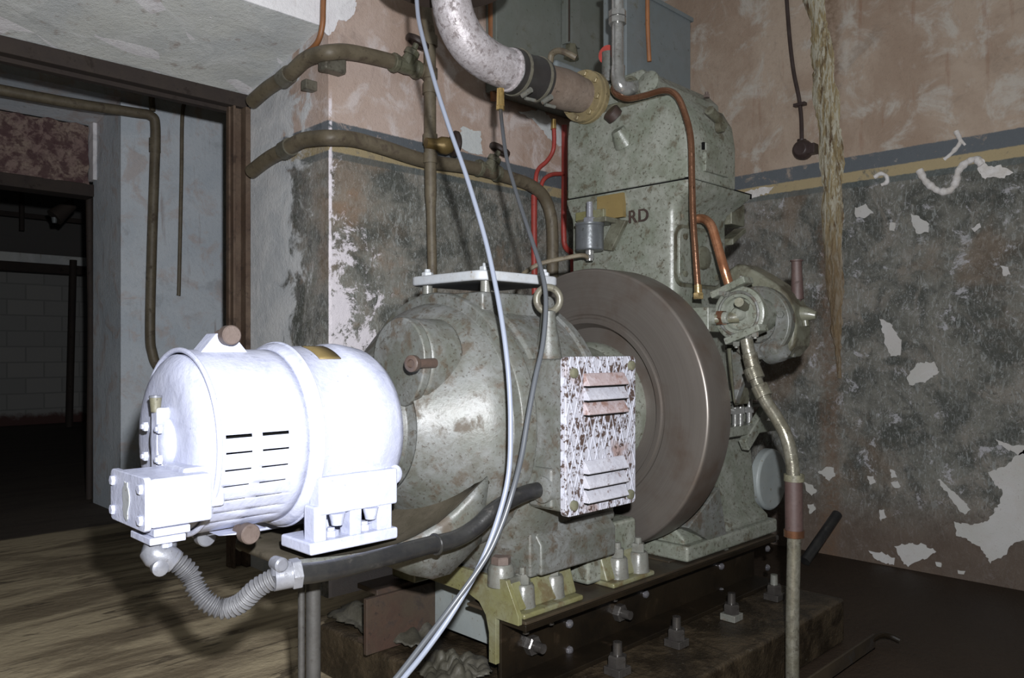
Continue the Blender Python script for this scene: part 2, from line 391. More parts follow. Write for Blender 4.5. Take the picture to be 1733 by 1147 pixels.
M['knob_dark'] = painted('rusty_bolt_head', (.07,.045,.035), (.055,.038,.03), (.03,.02,.015), .4, 40, .5, 120)
M['oiled_pipe'] = painted('oiled_steel_pipe', (.17,.16,.12), (.23,.22,.18), (.06,.05,.035), .65, 30, .24, 90, .5)
M['dark_pipe'] = painted('shaded_pipe', (.035,.034,.032), (.05,.048,.045), (.02,.015,.01), .4, 20, .5, 60)  # pipe colour darkened to carry the shadow under the exciter
M['hose'] = painted('perished_hose', (.05,.028,.025), (.065,.04,.035), (.025,.015,.012), .4, 20, .6, 60)
M['louvre_r'] = painted('rust_stained_white', (.30,.24,.24), (.36,.31,.32), (.15,.07,.045), .7, 30, .6, 90)
M['louvre_w'] = painted('chipped_white', (.34,.34,.38), (.38,.38,.42), (.12,.08,.07), .45, 40, .6, 90)
M['rag'] = painted('oily_rag', (.035,.032,.022), (.06,.055,.042), (.012,.01,.008), .5, 14, .6, 60, 0, .7)

# ================================================================ THE ROOM
def wall(name, fn, m, **k):
    mb = MB(); fn(mb); return build(mb, name, m, kind='structure', **k)
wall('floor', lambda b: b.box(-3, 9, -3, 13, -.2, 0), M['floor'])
wall('ceiling', lambda b: b.box(-3, 3.81, -3, 2.80, 3.0, 3.2), M['lime'])
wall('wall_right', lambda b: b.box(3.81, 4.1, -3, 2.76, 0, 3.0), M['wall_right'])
wall('wall_back', lambda b: b.box(1.714, 5.2, 2.76, 3.476, 0, 3.0), M['wall_back'])
wall('wall_left', lambda b: b.box(-3.2, -3, -3, 12.2, 0, 3.2), M['lime'])
wall('wall_front', lambda b: b.box(-3, 4.1, -3.2, -3, 0, 3.0), M['lime'])
# whitewashed header over the opening with its sloping soffit
wall('wall_header', lambda b: b.prism([(-3,2.80,2.315), (-3,3.476,2.185), (-3,3.476,3.2), (-3,2.80,3.2)], (4.714,0,0)), M['lime_white'])  # lighter whitewash paints in the brightness of the face toward the flash
so = MB(); g = []
for i in range(49):
    for j in range(9):
        x = -3+4.714*i/48; t = j/8
        g.append((x, 2.798+.676*t, 2.311-.128*t+(random.uniform(-.006, .006) if 0 < j < 8 else (random.uniform(-.010, .004) if j == 8 else 0))))
so.add(g, [(i*9+j, i*9+j+1, (i+1)*9+j+1, (i+1)*9+j) for i in range(48) for j in range(8)])
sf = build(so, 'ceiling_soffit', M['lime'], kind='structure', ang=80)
# steel frame of the opening
fr = MB(); fr.box(-3, 1.714, 3.44, 3.50, 2.118, 2.182); fr.box(-3, 1.714, 3.49, 3.53, 2.10, 2.19)
build(fr, 'trim_1', M['beam'], kind='structure', bevel=.004)
fj = MB(); fj.box(1.632, 1.712, 3.47, 3.50, 0, 2.12); fj.box(1.690, 1.714, 3.42, 3.50, 0, 2.12); fj.box(1.640, 1.652, 3.44, 3.48, 0, 2.12)
build(fj, 'trim_2', M['jamb'], kind='structure', bevel=.003)
# second room
def mid(b):
    b.box(1.70, 5.2, 5.07, 5.58, 0, 3.2)
    b.prism([(-3,5.07,2.535), (-3,5.58,2.462), (-3,5.58,3.2), (-3,5.07,3.2)], (4.70,0,0))
wall('wall_middle', mid, M['far_white'])
wall('wall_side', lambda b: b.box(5.0, 5.2, 3.476, 5.07, 0, 3.2), M['far_white'])
rl = MB(); g = []
for i in range(61):
    for j in range(11): g.append((-3+4.67*i/60, 5.575+random.uniform(-.02,.02), 2.075+.385*j/10+(random.uniform(-.02,.01) if j == 10 else 0)))
rl.add(g, [(i*11+j, i*11+j+1, (i+1)*11+j+1, (i+1)*11+j) for i in range(60) for j in range(10)])
rl.box(-3, 1.67, 5.60, 5.75, 2.08, 2.46)
build(rl, 'wall_lintel', M['rustlintel'], kind='structure', ang=60)
build(MB().box(-3, 1.70, 5.56, 5.72, 2.0, 2.08), 'trim_4', M['beam'], kind='structure', bevel=.004)
build(MB().box(1.675, 1.70, 5.50, 5.60, 2.1, 2.47), 'trim_5', M['lime_white'], kind='structure', bevel=.004)
# third room
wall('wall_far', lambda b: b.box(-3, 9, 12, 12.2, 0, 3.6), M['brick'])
wall('ceiling_far', lambda b: b.box(-3, 9, 2.80, 12.2, 3.2, 3.4), M['lime'])
b = MB(); b.box(-3, 6, 11.5, 11.7, 2.0, 2.12)
build(b, 'trim_6', M['beam'], kind='structure', bevel=.01)
build(MB().box(-3, 6, 11.5, 11.8, 2.12, 2.24), 'trim_7', M['lime'], kind='structure', bevel=.01)
build(MB().box(-3, 6, 11.3, 11.35, 2.66, 2.72), 'trim_8', M['beam'], kind='structure', bevel=.004)

def pipe_thing(name, label, cat, pts, r, m, group=None, extra=None, sm=6, n=14):
    L = (pts[-1][0], pts[-1][1], min(p[2] for p in pts))
    t = thing(name, label, cat, L, group)
    build(MB().tube(pts, r, n, sm), 'pipe', m, t, ang=50)
    if extra: extra(t)
    return t
def line(name, label, cat, pts, r, m, sm=6, n=12, group=None):
    L = tuple(pts[-1])
    o = build(MB().tube(pts, r, n, sm), name, m, loc=L, ang=50)
    return tag(o, label, cat, group)

# pipes in the far rooms
def ex(t):
    b = MB()
    for v in (240, 252): 
        p = at(262, v, Y=5.01); b.cyl((p[0],p[1],p[2]-.02), (p[0],p[1],p[2]+.02), .034)
    build(b, 'coupling', M['pipe'], t)
    c = at(255, 130, Y=5.03); e = at(258, 188, Y=5.03)
    build(MB().cyl(c, e, .018), 'branch_pipe', M['pipe'], t)
pipe_thing('wall_pipe', 'brown pipe running along under the far lintel and down the grey-white pier', 'pipe',
  [at(-180,118,Y=5.0), at(0,152,Y=5.0), at(120,174,Y=5.0), at(225,190,Y=5.0), at(255,196,Y=5.0), at(263,215,Y=5.0), at(261,300,Y=5.01),
   at(257,420,Y=5.02), at(254,560,Y=5.02), at(258,598,Y=5.02), at(268,622,Y=5.02), at(300,660,Y=5.02)], .030, M['pipe'], extra=ex)
line('wall_conduit', 'thin dark conduit ending half-way down the grey-white wall beyond the opening', 'conduit',
  [at(321,150,Y=5.04), at(318,166,Y=5.04), at(309,190,Y=5.04), at(307,300,Y=5.04), at(303,480,Y=5.04), at(302,500,Y=5.04)], .012, M['pipe'])
line('far_pipe', 'dark vertical pipe in front of the white brick wall of the farthest room', 'pipe',
  [at(124,440,Y=11.3), at(121,560,Y=11.3), (at(117,712,Y=11.3)[0],11.3,0)], .045, M['beam'])
line('doorway_pipe', 'dark pipe hugging the far doorway edge beside the grey pier', 'pipe',
  [(at(151,335,Y=5.745)[0],5.745,2.08), at(152,420,Y=5.745), at(154,560,Y=5.745), (at(151,690,Y=5.745)[0],5.745,0)], .022, M['beam'])
line('ceiling_hanger', 'short dark rod hanging under the beam in the farthest room', 'rod',
  [(at(37,310,Y=11.2)[0],11.2,3.2), at(37,390,Y=11.2)], .03, M['beam'])
lampt = thing('bulkhead_lamp', 'unlit dark lamp hanging at a slant in the farthest room', 'lamp', at(105,345,Y=8))
b = MB(); p0 = V(at(122,345,Y=8)); p1 = V(at(92,368,Y=8)); b.cyl(p0, p1, .05, .08); build(b, 'lamp_body', M['beam'], lampt)
build(MB().cyl(p1, p1+V((0,0,-.05)), .025, .018), 'bulb', M['tank'], lampt)
build(MB().cyl(p0, (p0.x+.05,p0.y,3.2), .015), 'stem', M['beam'], lampt)

# ---------------------------------------------------------------- marks on the right wall
def wall_patch(poly, name, m, X=3.81, Y=None, th=.004):
    P = []
    n = len(poly)
    for i in range(n):
        a, c = poly[i], poly[(i+1) % n]; d = math.hypot(a[0]-c[0], a[1]-c[1]); k = max(1, int(d/3.5))
        for j in range(k):
            t = j/k; jit = min(1.9, .5+d*.06)
            P.append((a[0]+(c[0]-a[0])*t+random.uniform(-jit,jit), a[1]+(c[1]-a[1])*t+random.uniform(-jit,jit)))
    if Y is None: pts = [at(u, v, X=X-.0005) for u, v in P]; vec = (-th, 0, 0)
    else: pts = [at(u, v, Y=Y-.0005) for u, v in P]; vec = (0, -th, 0)
    o = build(MB().prism(pts, vec), name, m, kind='structure')
    tm = o.modifiers.new('tri', 'TRIANGULATE'); tm.ngon_method = 'CLIP'
    return o
patches = [
 [(1733,760),(1700,790),(1672,798),(1684,818),(1698,830),(1692,850),(1672,882),(1640,888),(1616,882),(1620,905),(1642,916),(1660,925),(1676,952),(1700,940),(1716,918),(1760,905),(1800,880),(1800,740)],
 [(1587,812),(1600,830),(1612,846),(1622,862),(1634,870),(1642,862),(1636,852),(1618,836),(1604,824),(1592,810)],
 [(1515,925),(1528,920),(1560,920),(1585,932),(1570,944),(1550,950),(1536,958),(1524,944)],
 [(1472,932),(1492,934),(1514,944),(1514,955),(1496,952),(1480,944)],
 [(1684,744),(1700,758),(1722,768),(1760,770),(1760,756),(1720,754),(1700,748)],
 [(1384,800),(1400,790),(1412,790),(1414,806),(1402,812)],
 [(1362,816),(1376,822),(1384,832),(1374,838),(1364,830)],
 [(1468,806),(1478,806),(1483,816),(1474,820)],
 [(1507,793),(1513,794),(1518,808),(1510,808)],[(1508,816),(1520,814),(1525,824),(1514,826)],
 [(1488,862),(1496,862),(1500,874),(1490,880)],[(1368,854),(1376,852),(1381,862),(1370,870)],
 [(1584,950),(1594,952),(1594,960),(1586,958)],[(1620,964),(1634,966),(1632,972),(1622,970)],
 [(1490,540),(1506,545),(1525,575),(1524,600),(1508,603),(1498,580)],
 [(1534,640),(1552,614),(1582,612),(1590,630),(1566,646),(1540,652)],
 [(1543,362),(1556,366),(1572,378),(1572,392),(1552,396),(1545,382)],
 [(1645,388),(1658,378),(1661,384),(1650,392)],[(1506,376),(1516,378),(1514,392),(1506,390)],
 [(1448,352),(1466,346),(1478,360),(1462,370),(1448,366)],
 [(1694,450),(1706,452),(1710,464),(1700,468)],
]
for p in patches: wall_patch(p, 'wall_patch', M['bare'])
for p in [[(780,214),(812,224),(816,262),(794,258),(778,250)], [(878,190),(905,206),(930,236),(952,250),(950,214),(915,186)][::-1]]:
    wall_patch(p, 'wall_patch', M['lime'], Y=2.76)
wall_patch([(546,-20),(545,52),(556,60),(566,50),(572,34),(586,36),(596,28),(602,10),(600,-20)], 'wall_patch', M['lime_white'], Y=2.76)
def crust(pts, w0, w1, nm='wall_salt_curl'):
    P = [at(u, v, X=3.812) for u, v in pts]
    o = build(MB().tube(P, lambda l, f: (w0+(w1-w0)*f)*(.9+.12*math.sin(l*90)+.1*math.sin(l*210+1)), 8, 8), nm, M['salt'], kind='structure', ang=60)
    return o
crust([(1618,222),(1625,240),(1612,258),(1598,270)], .012, .010)
crust([(1556,288),(1566,306),(1580,318),(1592,324),(1608,322),(1618,308),(1622,290),(1636,275),(1652,270),(1662,280)], .018, .018)
crust([(1480,300),(1490,294),(1500,298),(1501,308),(1492,313)], .011, .011)
crust([(1625,236),(1634,246)], .008, .006)
wall_patch([(1652,270),(1664,268),(1672,282),(1695,280),(1715,292),(1700,300),(1664,302),(1656,290)], 'wall_patch', M['salt'])
wall_patch([(1250,328),(1290,318),(1310,316),(1300,326),(1275,336),(1256,346),(1248,346)], 'wall_patch', M['salt'])
# mineral streak running down the right wall
cl = [(1372,-30,15),(1384,30,14),(1392,80,15),(1394,130,18),(1400,180,18),(1406,240,18),(1408,300,16),(1408,360,15),(1410,430,14),(1413,490,12),(1415,540,9),(1418,590,5),(1420,640,3)]
sm = MB(); g = []; N = 90; W = 12
for i in range(N+1):
    t = i/N*(len(cl)-1); k = min(int(t), len(cl)-2); f = t-k
    u = cl[k][0]*(1-f)+cl[k+1][0]*f+random.uniform(-1.5,1.5); v = cl[k][1]*(1-f)+cl[k+1][1]*f; wd = (cl[k][2]*(1-f)+cl[k+1][2]*f)*(1.18+.14*math.sin(i*.5)+random.uniform(-.06,.06))
    for j in range(W+1):
        q = j/W*2-1; p = at(u+q*wd, v, X=3.81)
        h = 0 if abs(q) == 1 else (.014*(1-q*q)*random.uniform(.75,1.2)*min(1, wd/12)+.003)
        g.append((3.811-h, p[1], p[2]))
sm.add(g, [(i*(W+1)+j, i*(W+1)+j+1, (i+1)*(W+1)+j+1, (i+1)*(W+1)+j) for i in range(N) for j in range(W)])
build(sm, 'wall_mineral_streak', M['streak'], kind='structure', ang=80, loc=(3.81,1.63,1.75))

# socket on its cable
so = thing('wall_socket', 'round dark socket hanging by its cable on the right wall beside the lime streak', 'socket', at(1362,255,X=3.80))
b = MB(); c = V(at(1362,255,X=3.81)); b.lathe(c, (-1,0,0), [(0,0),(0,.048),(.03,.05),(.05,.042),(.06,.03),(.06,0)], 20); b.box(c.x-.05, c.x, c.y-.07, c.y-.03, c.z-.03, c.z+.02)
build(b, 'socket_body', M['plug'], so, bevel=.003)
build(MB().cyl(at(1357,236,X=3.79), at(1356,248,X=3.79), .022), 'cable_gland', M['plug'], so)
cb = MB().tube([at(1330,-20,X=3.795), at(1336,60,X=3.795), at(1343,120,X=3.795), at(1352,165,X=3.795), at(1356,200,X=3.795), at(1357,238,X=3.79)], .010, 10)
cb = build(cb, 'supply_cable', M['plug'], so)
p = at(1354,177,X=3.795); build(MB().box(3.78, 3.81, p[1]-.03, p[1]+.03, p[2]-.008, p[2]+.008), 'clip', M['plug'], so, bevel=.002)

# ================================================================ PLINTH AND BASE FRAME
pl = MB().box(1.30, 2.71, 1.097, 2.15, 0, .15)
o = build(pl, 'machine_plinth', M['plinth'], loc=(2.0,1.6,0), bevel=.012, seg=3)
tag(o, 'oil-blackened concrete plinth carrying the whole engine set', 'plinth')
rail = MB(); L0 = (2.0, 1.6, .15)
base = thing('base_frame', 'riveted oily black steel base frame under the engine and alternator', 'base frame', L0)
def channel(y, sgn, x0, x1):
    b = MB(); b.box(x0, x1, y-.006, y+.006, .15, .322)
    ya, yb = (y-.093, y) if sgn < 0 else (y, y+.093)
    b.box(x0, x1, ya, yb, .306, .322); b.box(x0, x1, ya, yb, .15, .164)
    return b
near = build(channel(1.433, -1, 1.388, 2.70), 'side_channel', M['skid'], base, bevel=.0025)
build(channel(1.845, 1, 1.30, 2.70), 'side_channel', M['rusty'], base, bevel=.0025, label='far side channel, red with rust')
build(MB().box(1.255, 1.70, 1.825, 1.84, .152, .308), 'web_plate', M['rusty'], base, bevel=.002)
build(MB().box(1.50, 1.515, 1.44, 1.84, .18, .318), 'cross_member', M['cross'], base, bevel=.002)
build(MB().box(1.39, 2.70, 1.342, 1.56, .322, .330), 'top_flange', M['skid_top'], base, bevel=.002)
build(MB().box(2.10, 2.70, 1.40, 1.90, .322, .334), 'sole_plate', M['skid_top'], base, bevel=.002)
for u, v in [(963,1055),(963,1100),(1092,1005),(1092,1058),(1220,958),(1220,1000),(1298,928),(1298,960)]:
    p = V(at(u, v, Y=1.427)); build(MB().lathe(p, (0,-1,0), [(0,0),(0,.0125),(.006,.0115),(.011,.006),(.012,0)], 14), 'rivet', M['rivet_bright'], near)
for u, v in [(897,1090),(1045,1035)]:
    p = at(u, v, Y=1.427); build(MB().bolt(p, (0,-1,0), .026, .022, 1.0), 'bolt', M['rivet'], near)
for u, v in [(890,1072),(932,1055),(1040,1016),(1310,925)]:
    p = at(u, v, Y=1.385); build(MB().bolt((p[0],p[1],.306), (0,0,-1), .018, .014, .6), 'bolt', M['rivet'], near)
AN = [(1045,1118,'anchor bolt and nut nearest the front corner of the plinth'),(1145,1080,'second anchor bolt along the plinth, dark with oil'),
      (1238,1040,'anchor bolt with a pale square washer on the plinth below the flywheel'),(1310,1002,'anchor bolt beside the vertical water pipe')]
for i, (u, v, lb) in enumerate(AN):
    p = at(u, v, Y=1.262)
    t = thing('anchor_bolt', lb, 'bolt', (p[0], 1.262, .15), 'anchor bolts along the near edge of the plinth')
    q = (p[0], 1.262, .15)
    build(MB().box(q[0]-.026, q[0]+.026, q[1]-.026, q[1]+.026, .1505, .172), 'washer', M['bolt'] if i == 2 else M['rivet'], t, bevel=.002)
    build(MB().hexa((q[0],q[1],.172), (0,0,1), .026, .030), 'nut', M['rivet'], t)
    build(MB().cyl((q[0],q[1],.20), (q[0],q[1],.235), .013, .012, 14), 'stud', M['bolt'] if i == 3 else M['rivet'], t)

# rags lying at the front end of the plinth
def rag(name, label, c, rx, ry, h, seed):
    random.seed(seed); b = MB(); g = []; n = 34
    ph = [random.uniform(0, 6.28) for _ in range(8)]
    for i in range(n+1):
        for j in range(n+1):
            x = i/n*2-1; y = j/n*2-1
            ex_ = 1+.16*math.sin(3*math.atan2(y, x)+ph[0])+.08*math.sin(7*math.atan2(y, x)+ph[1])
            r = math.hypot(x, y)
            z = h*max(0, 1-(r/1.15)**2)*(.55+.3*math.sin(5*x+3*y+ph[2])*math.cos(4*y-2*x+ph[3])+.16*math.sin(13*x-9*y+ph[4])+.1*math.sin(23*y+7*x+ph[5]))
            g.append((c[0]+x*rx*ex_, c[1]+y*ry*ex_, c[2]+.006+max(0, z)))
    b.add(g, [(i*(n+1)+j, (i+1)*(n+1)+j, (i+1)*(n+1)+j+1, i*(n+1)+j+1) for i in range(n) for j in range(n) if math.hypot((i+.5)/n*2-1, (j+.5)/n*2-1) < 1.0])
    o = build(b, name, M['rag'], loc=c, ang=80)
    md = o.modifiers.new('solid', 'SOLIDIFY'); md.thickness = .006; md.offset = 1
    tag(o, label, 'rag')
rag('oily_rag', 'greyish oily rag crumpled on the plinth left of the hanging cables', (1.44,1.98,.15), .12, .20, .07, 3)
rag('oily_rag', 'pale oily rag crumpled at the bottom edge right of the cables', (1.335,1.56,.15), .09, .10, .06, 9)

# ================================================================ ALTERNATOR
YC, ZC = 1.63, .811
AL = thing('alternator', 'large grey-green alternator with rounded end shield bolted on the base frame', 'alternator', (1.5,YC,.33))
prof = [(1.135,0),(1.135,.095),(1.125,.105),(1.125,.125),(1.145,.135),(1.150,.165),(1.140,.175),(1.152,.182),(1.18,.206),(1.215,.237),(1.245,.264),(1.27,.286),(1.295,.303),(1.325,.312),
        (1.327,.338),(1.335,.342),(1.372,.342),(1.380,.336),(1.384,.325),(1.41,.325),(1.416,.334),(1.45,.337),(1.47,.334),(1.61,.334),(1.618,.340),(1.645,.340),(1.652,.33),(1.655,.25),(1.655,0)]
body = MB().lathe((0,YC,ZC), (1,0,0), prof, 72)
house = build(body, 'housing', M['alt'], AL, ang=28, bevel=.003)
# neck towards the flywheel
build(MB().lathe((0,YC,ZC), (1,0,0), [(1.65,0),(1.65,.235),(1.70,.235),(1.74,.215),(1.90,.205),(1.975,.20),(1.975,0)], 48), 'drive_end', M['engine'], AL)
# lower saddle and feet
b = MB()
b.prism([(1.60,1.375,.42),(1.60,1.375,.56),(1.60,1.42,.66),(1.60,1.84,.66),(1.60,1.885,.56),(1.60,1.885,.42)], (-.16,0,0))
b.prism([(1.46,1.355,.425),(1.46,1.355,.505),(1.46,1.40,.56),(1.46,1.86,.56),(1.46,1.905,.505),(1.46,1.905,.425)], (.31,0,0))
b.prism([(1.46,1.37,.52),(1.46,1.37,.545),(1.46,1.89,.545),(1.46,1.89,.52)], (.325,0,0))
build(b, 'saddle', M['alt'], AL, bevel=.008)
# flank skirt that swells from the dome down to the foot (front)
sk = MB(); rings = []
for i in range(13):
    f = i/12; z = .395+(.70-.395)*f
    w_ = .205+.13*f; x0 = 1.405-.10*math.sin(f*1.45)
    ring = []
    for j in range(25):
        th = math.pi*(j/24); cy = math.cos(th); sx = math.sin(th)
        ring.append((x0+.19-.19*max(0, sx)**.55*1.0, YC-w_*cy, z))
    rings.append(ring)
g = [p for r in rings for p in r]
sk.add(g, [(i*25+j, i*25+j+1, (i+1)*25+j+1, (i+1)*25+j) for i in range(12) for j in range(24)])
build(sk, 'skirt', M['alt'], AL, ang=60)
# foot castings
def foot(x0, x1, name_m):
    b = MB(); b.box(x0, x1, 1.352, 1.47, .330, .345)
    b.prism([(x0,1.375,.345),(x0,1.40,.415),(x0,1.50,.425),(x0,1.50,.345)], (x1-x0,0,0))
    return b
def far_foot(x0, x1): return MB().box(x0, x1, 1.79, 1.90, .330, .42)
build(foot(1.395, 1.625, 0), 'foot', M['alt_yellow'], AL, bevel=.006)
build(foot(1.755, 1.955, 0), 'foot', M['alt_yellow'], AL, bevel=.006)
build(far_foot(1.395, 1.625), 'foot', M['alt_yellow'], AL, bevel=.006)
build(far_foot(1.755, 1.955), 'foot', M['alt_yellow'], AL, bevel=.006)
b = MB()
b.box(1.385, 1.625, 1.40, 1.87, .392, .425)                       # dirty shelf of the front foot
build(b, 'foot_bridge', M['alt'], AL, bevel=.006)
# arch plate at the very front, with its leg
arch = [(1.388,1.352,.322),(1.388,1.352,.345),(1.388,1.395,.425),(1.388,1.90,.425),(1.388,1.90,.372),(1.388,1.535,.362),(1.388,1.495,.350),(1.388,1.470,.322),(1.388,1.458,.28),(1.388,1.458,.205),(1.388,1.432,.205),(1.388,1.432,.322)]
build(MB().prism(arch, (-.014,0,0)), 'arch_plate', M['alt_yellow'], AL, bevel=.0015)
for (u, v, Y) in [(885,1002,1.405),(935,985,1.405),(1045,958,1.39),(1080,945,1.385)]:
    p = at(u, v, Y=Y)
    bs = build(MB().lathe((p[0],Y,.345), (0,0,1), [(0,.034),(.012,.032),(.052,.029),(.058,.025),(.058,0)], 24), 'bolt_boss', M['bolt'], AL)
    build(MB().bolt((p[0],Y,.402), (0,0,1), .020, .026, .8), 'nut', M['bolt'], bs)
p = at(848,958,Y=1.44); build(MB().lathe((p[0],1.44,.40), (0,0,1), [(0,.036),(.045,.034),(.055,.028),(.055,0)], 20), 'bolt_boss', M['bolt'], AL)
build(MB().hexa((p[0],1.44,.452), (0,0,1), .026, .022), 'nut', M['knob'], AL)
b = MB().box(1.70, 1.93, 1.40, 1.86, .34, .50); b.box(1.76, 1.90, 1.46, 1.80, .48, .62)
build(b, 'pedestal', M['engine'], AL, bevel=.012)
# front bracket (dusty dish) that carries the exciter
xs = [.845,.93,1.00,1.05,1.10,1.15,1.19,1.22,1.26,1.30,1.34]
wd = [.125,.165,.19,.203,.217,.237,.254,.268,.284,.298,.308]
zr = [.553,.553,.555,.560,.575,.600,.632,.662,.700,.735,.762]
zc = [.548,.546,.544,.546,.556,.578,.603,.628,.665,.70,.72]
b = MB(); g = []; J = 24
for x, w_, a, c in list(zip(xs, wd, zr, zc))[:9]:
    for j in range(J+1):
        q = j/J*2-1; g.append((x, YC+q*w_, c+(a-c)*abs(q)**5))
b.add(g, [(i*(J+1)+j, i*(J+1)+j+1, (i+1)*(J+1)+j+1, (i+1)*(J+1)+j) for i in range(8) for j in range(J)])
br = build(b, 'bracket_dish', M['dusty'], AL, ang=60)
sd = br.modifiers.new('s', 'SOLIDIFY'); sd.thickness = .016; sd.offset = -1
for sgn in (-1, 1):           # bracket side wall under the rim
    b = MB(); g = []
    for x, w_, a in list(zip(xs, wd, zr))[:9]:
        g += [(x, YC+sgn*(w_+.006), a+.004), (x, YC+sgn*(w_+.008), a-.018), (x, YC+sgn*(w_-.015), a-.022-.13*max(0, min(1, (x-1.02)/.16)))]
    b.add(g, [(i*3+j, i*3+j+1, (i+1)*3+j+1, (i+1)*3+j) for i in range(8) for j in range(2)])
    o = build(b, 'bracket_rim', M['alt'], AL, ang=50); sd = o.modifiers.new('s', 'SOLIDIFY'); sd.thickness = .012
# round cap on the end shield
cp = [(670+50*0,0)]
capc = at(672, 606, X=1.128)
poly = []
for i in range(40):
    th = 2*math.pi*i/40; R = .098
    y = capc[1]+math.cos(th)*R*1.12; z = capc[2]+math.sin(th)*R-.0
    if math.cos(th) < 0: y = capc[1]+math.cos(th)*R*.95
    if math.sin(th) < 0: z = capc[2]+math.sin(th)*R*1.18*(1-.25*max(0, math.cos(th))); 
    poly.append((1.16, y, z))
cap = build(MB().prism(poly, (-.024,0,0)), 'inspection_cap', M['alt'], AL, bevel=.005)
b = MB().prism([(1.26, YC+(y-YC)*1.0, z-.002) for _, y, z in poly], (-.10,0,0)); build(b, 'cap_seat', M['alt'], AL, bevel=.01)
c = V(at(703,615,X=1.10)); b = MB().lathe(c, (-1,-.25,0), [(-.07,.012),(0,.010),(0,.017),(.004,.019),(.016,.019),(.018,.016),(.018,.010),(.012,.009),(.012,0)], 20)
build(b, 'cap_bolt', M['knob_dark'], cap)
# top pad, white plate on studs
b = MB(); b.box(1.345, 1.625, 1.45, 1.76, 1.02, 1.148); b.box(1.335, 1.36, 1.60, 1.70, 1.08, 1.152)
build(b, 'top_pad', M['alt'], AL, bevel=.008)
def rrect(x0, x1, y0, y1, r, z, n=7):
    out = []
    for cx_, cy_, a in ((x1-r,y1-r,0),(x0+r,y1-r,90),(x0+r,y0+r,180),(x1-r,y0+r,270)):
        for i in range(n+1):
            t = math.radians(a+90*i/n); out.append((cx_+r*math.cos(t), cy_+r*math.sin(t), z))
    return out
tp = build(MB().prism(rrect(1.335,1.635,1.44,1.745,.035,1.176), (0,0,.026)), 'top_plate', M['ring'], AL, bevel=.006, label='white flaked top plate')
for x, y in ((1.375,1.47),(1.60,1.475),(1.37,1.70),(1.60,1.70)):
    build(MB().cyl((x,y,1.145), (x,y,1.18), .014, None, 14), 'stud', M['bolt'], AL)
    build(MB().bolt((x,y,1.202), (0,0,1), .016, .012, .5), 'nut', M['ring'], tp)
# eye bolt
e = V(at(928,507,Y=1.345))
eb = build(MB().torus(e, (-.5,-.86,0), .031, .0095, 36, 12), 'lifting_eye', M['pipe_pale'], AL)
build(MB().lathe((e.x,e.y,.955), (0,0,1), [(0,.038),(.04,.033),(.10,.022),(e.z-.955-.03,.018),(e.z-.955-.024,.0)], 20), 'eye_boss', M['alt'], AL)
# terminal box
b = MB(); b.box(1.405, 1.668, 1.235, 1.42, .612, .978); b.box(1.395, 1.43, 1.262, 1.34, .618, .715)
tb = build(b, 'terminal_box', M['alt'], AL, bevel=.008)
cv = build(MB().prism([(x,y,z) for x,z,y in [(q[0],q[1],1.237) for q in rrect(1.398,1.674,.604,.984,.014,0)]], (0,-.018,0)), 'box_cover', M['cover'], tb, bevel=.002, label='flaked white louvred cover with rust specks')
for x, z in ((1.425,.945),(1.652,.96),(1.425,.630),(1.648,.628)):
    o = MB().lathe((x,1.219,z), (0,-1,0), [(0,0),(0,.013),(.007,.012),(.009,.008),(.009,0)], 16); build(o, 'cover_screw', M['valve'], tb)
def louvre(z):
    x0, x1 = 1.462, 1.620; Y0 = 1.2195
    pr = [(x0,Y0,z+.016),(x0,Y0-.005,z+.013),(x0,Y0-.021,z-.012),(x0,Y0-.019,z-.015),(x0,Y0,z-.015)]
    return MB().prism(pr, (x1-x0,0,0))
for z in (.928,.893,.858,.716,.681,.646):
    o = build(louvre(z), 'louvre', M['louvre_r' if z in (.928,.858) else 'louvre_w'], tb, bevel=.0012)
for z in (.928,.893,.858,.716,.681,.646): build(MB().box(1.464, 1.618, 1.2060, 1.2192, z-.0185, z-.0160), 'louvre_shade', M['black'], tb)  # solid black strips painted in as shade under the louvre hoods
p = V(at(922,828,X=1.40)); build(MB().lathe(p, (-1,0,.05), [(0,0),(-.01,.034),(.012,.032),(.014,.024),(.014,0)], 20), 'cable_entry', M['alt'], tb)

# ================================================================ EXCITER (white machine in front)
EX = thing('exciter', 'white-painted exciter dynamo with slotted brush cover in the foreground', 'exciter', (.95,YC,.575))
ax = (1,0,0)
b = MB().lathe((0,YC,ZC), ax, [(.628,0),(.628,.118),(.631,.142),(.638,.160),(.648,.173),(.656,.180),(.668,.180),(.668,0)], 64)
build(b, 'end_shield', M['white'], EX, ang=40)
# brush cover: a sheet drum with real slots
b = MB(); 
xs_ = [.658,.664,.672,.726,.747,.805,.830,.852]
rws = [(-7.0,1.0)]+[(2.6+10.2*i,.55) for i in range(6)]
ths = []
for c_, h_ in rws: ths += [c_-h_, c_+h_]
full = sorted(set(ths+[t for t in range(-170, 190, 5) if all(abs(t-q) > 1.2 for q in ths)]))
def sp(x, deg, r): a_ = math.radians(deg); return (x, YC-r*math.cos(a_), ZC-r*math.sin(a_))
nx = len(xs_); nt = len(full)
g = [sp(x, t, .19) for t in full for x in xs_]
fc = []
for i in range(nt):
    i2 = (i+1) % nt
    for j in range(nx-1):
        mt = (full[i]+full[i2])/2 if i2 else 999
        slot = any(abs(mt-c_) < h_ for c_, h_ in rws) and j in (2, 4)
        if not slot: fc.append((i*nx+j, i*nx+j+1, i2*nx+j+1, i2*nx+j))
b.add(g, fc)
bc = build(b, 'brush_cover', M['white'], EX, ang=50); sd = bc.modifiers.new('s', 'SOLIDIFY'); sd.thickness = .004; sd.offset = -1
build(MB().torus((.660,YC,ZC), ax, .189, .0055, 72, 10), 'cover_bead', M['white'], bc)
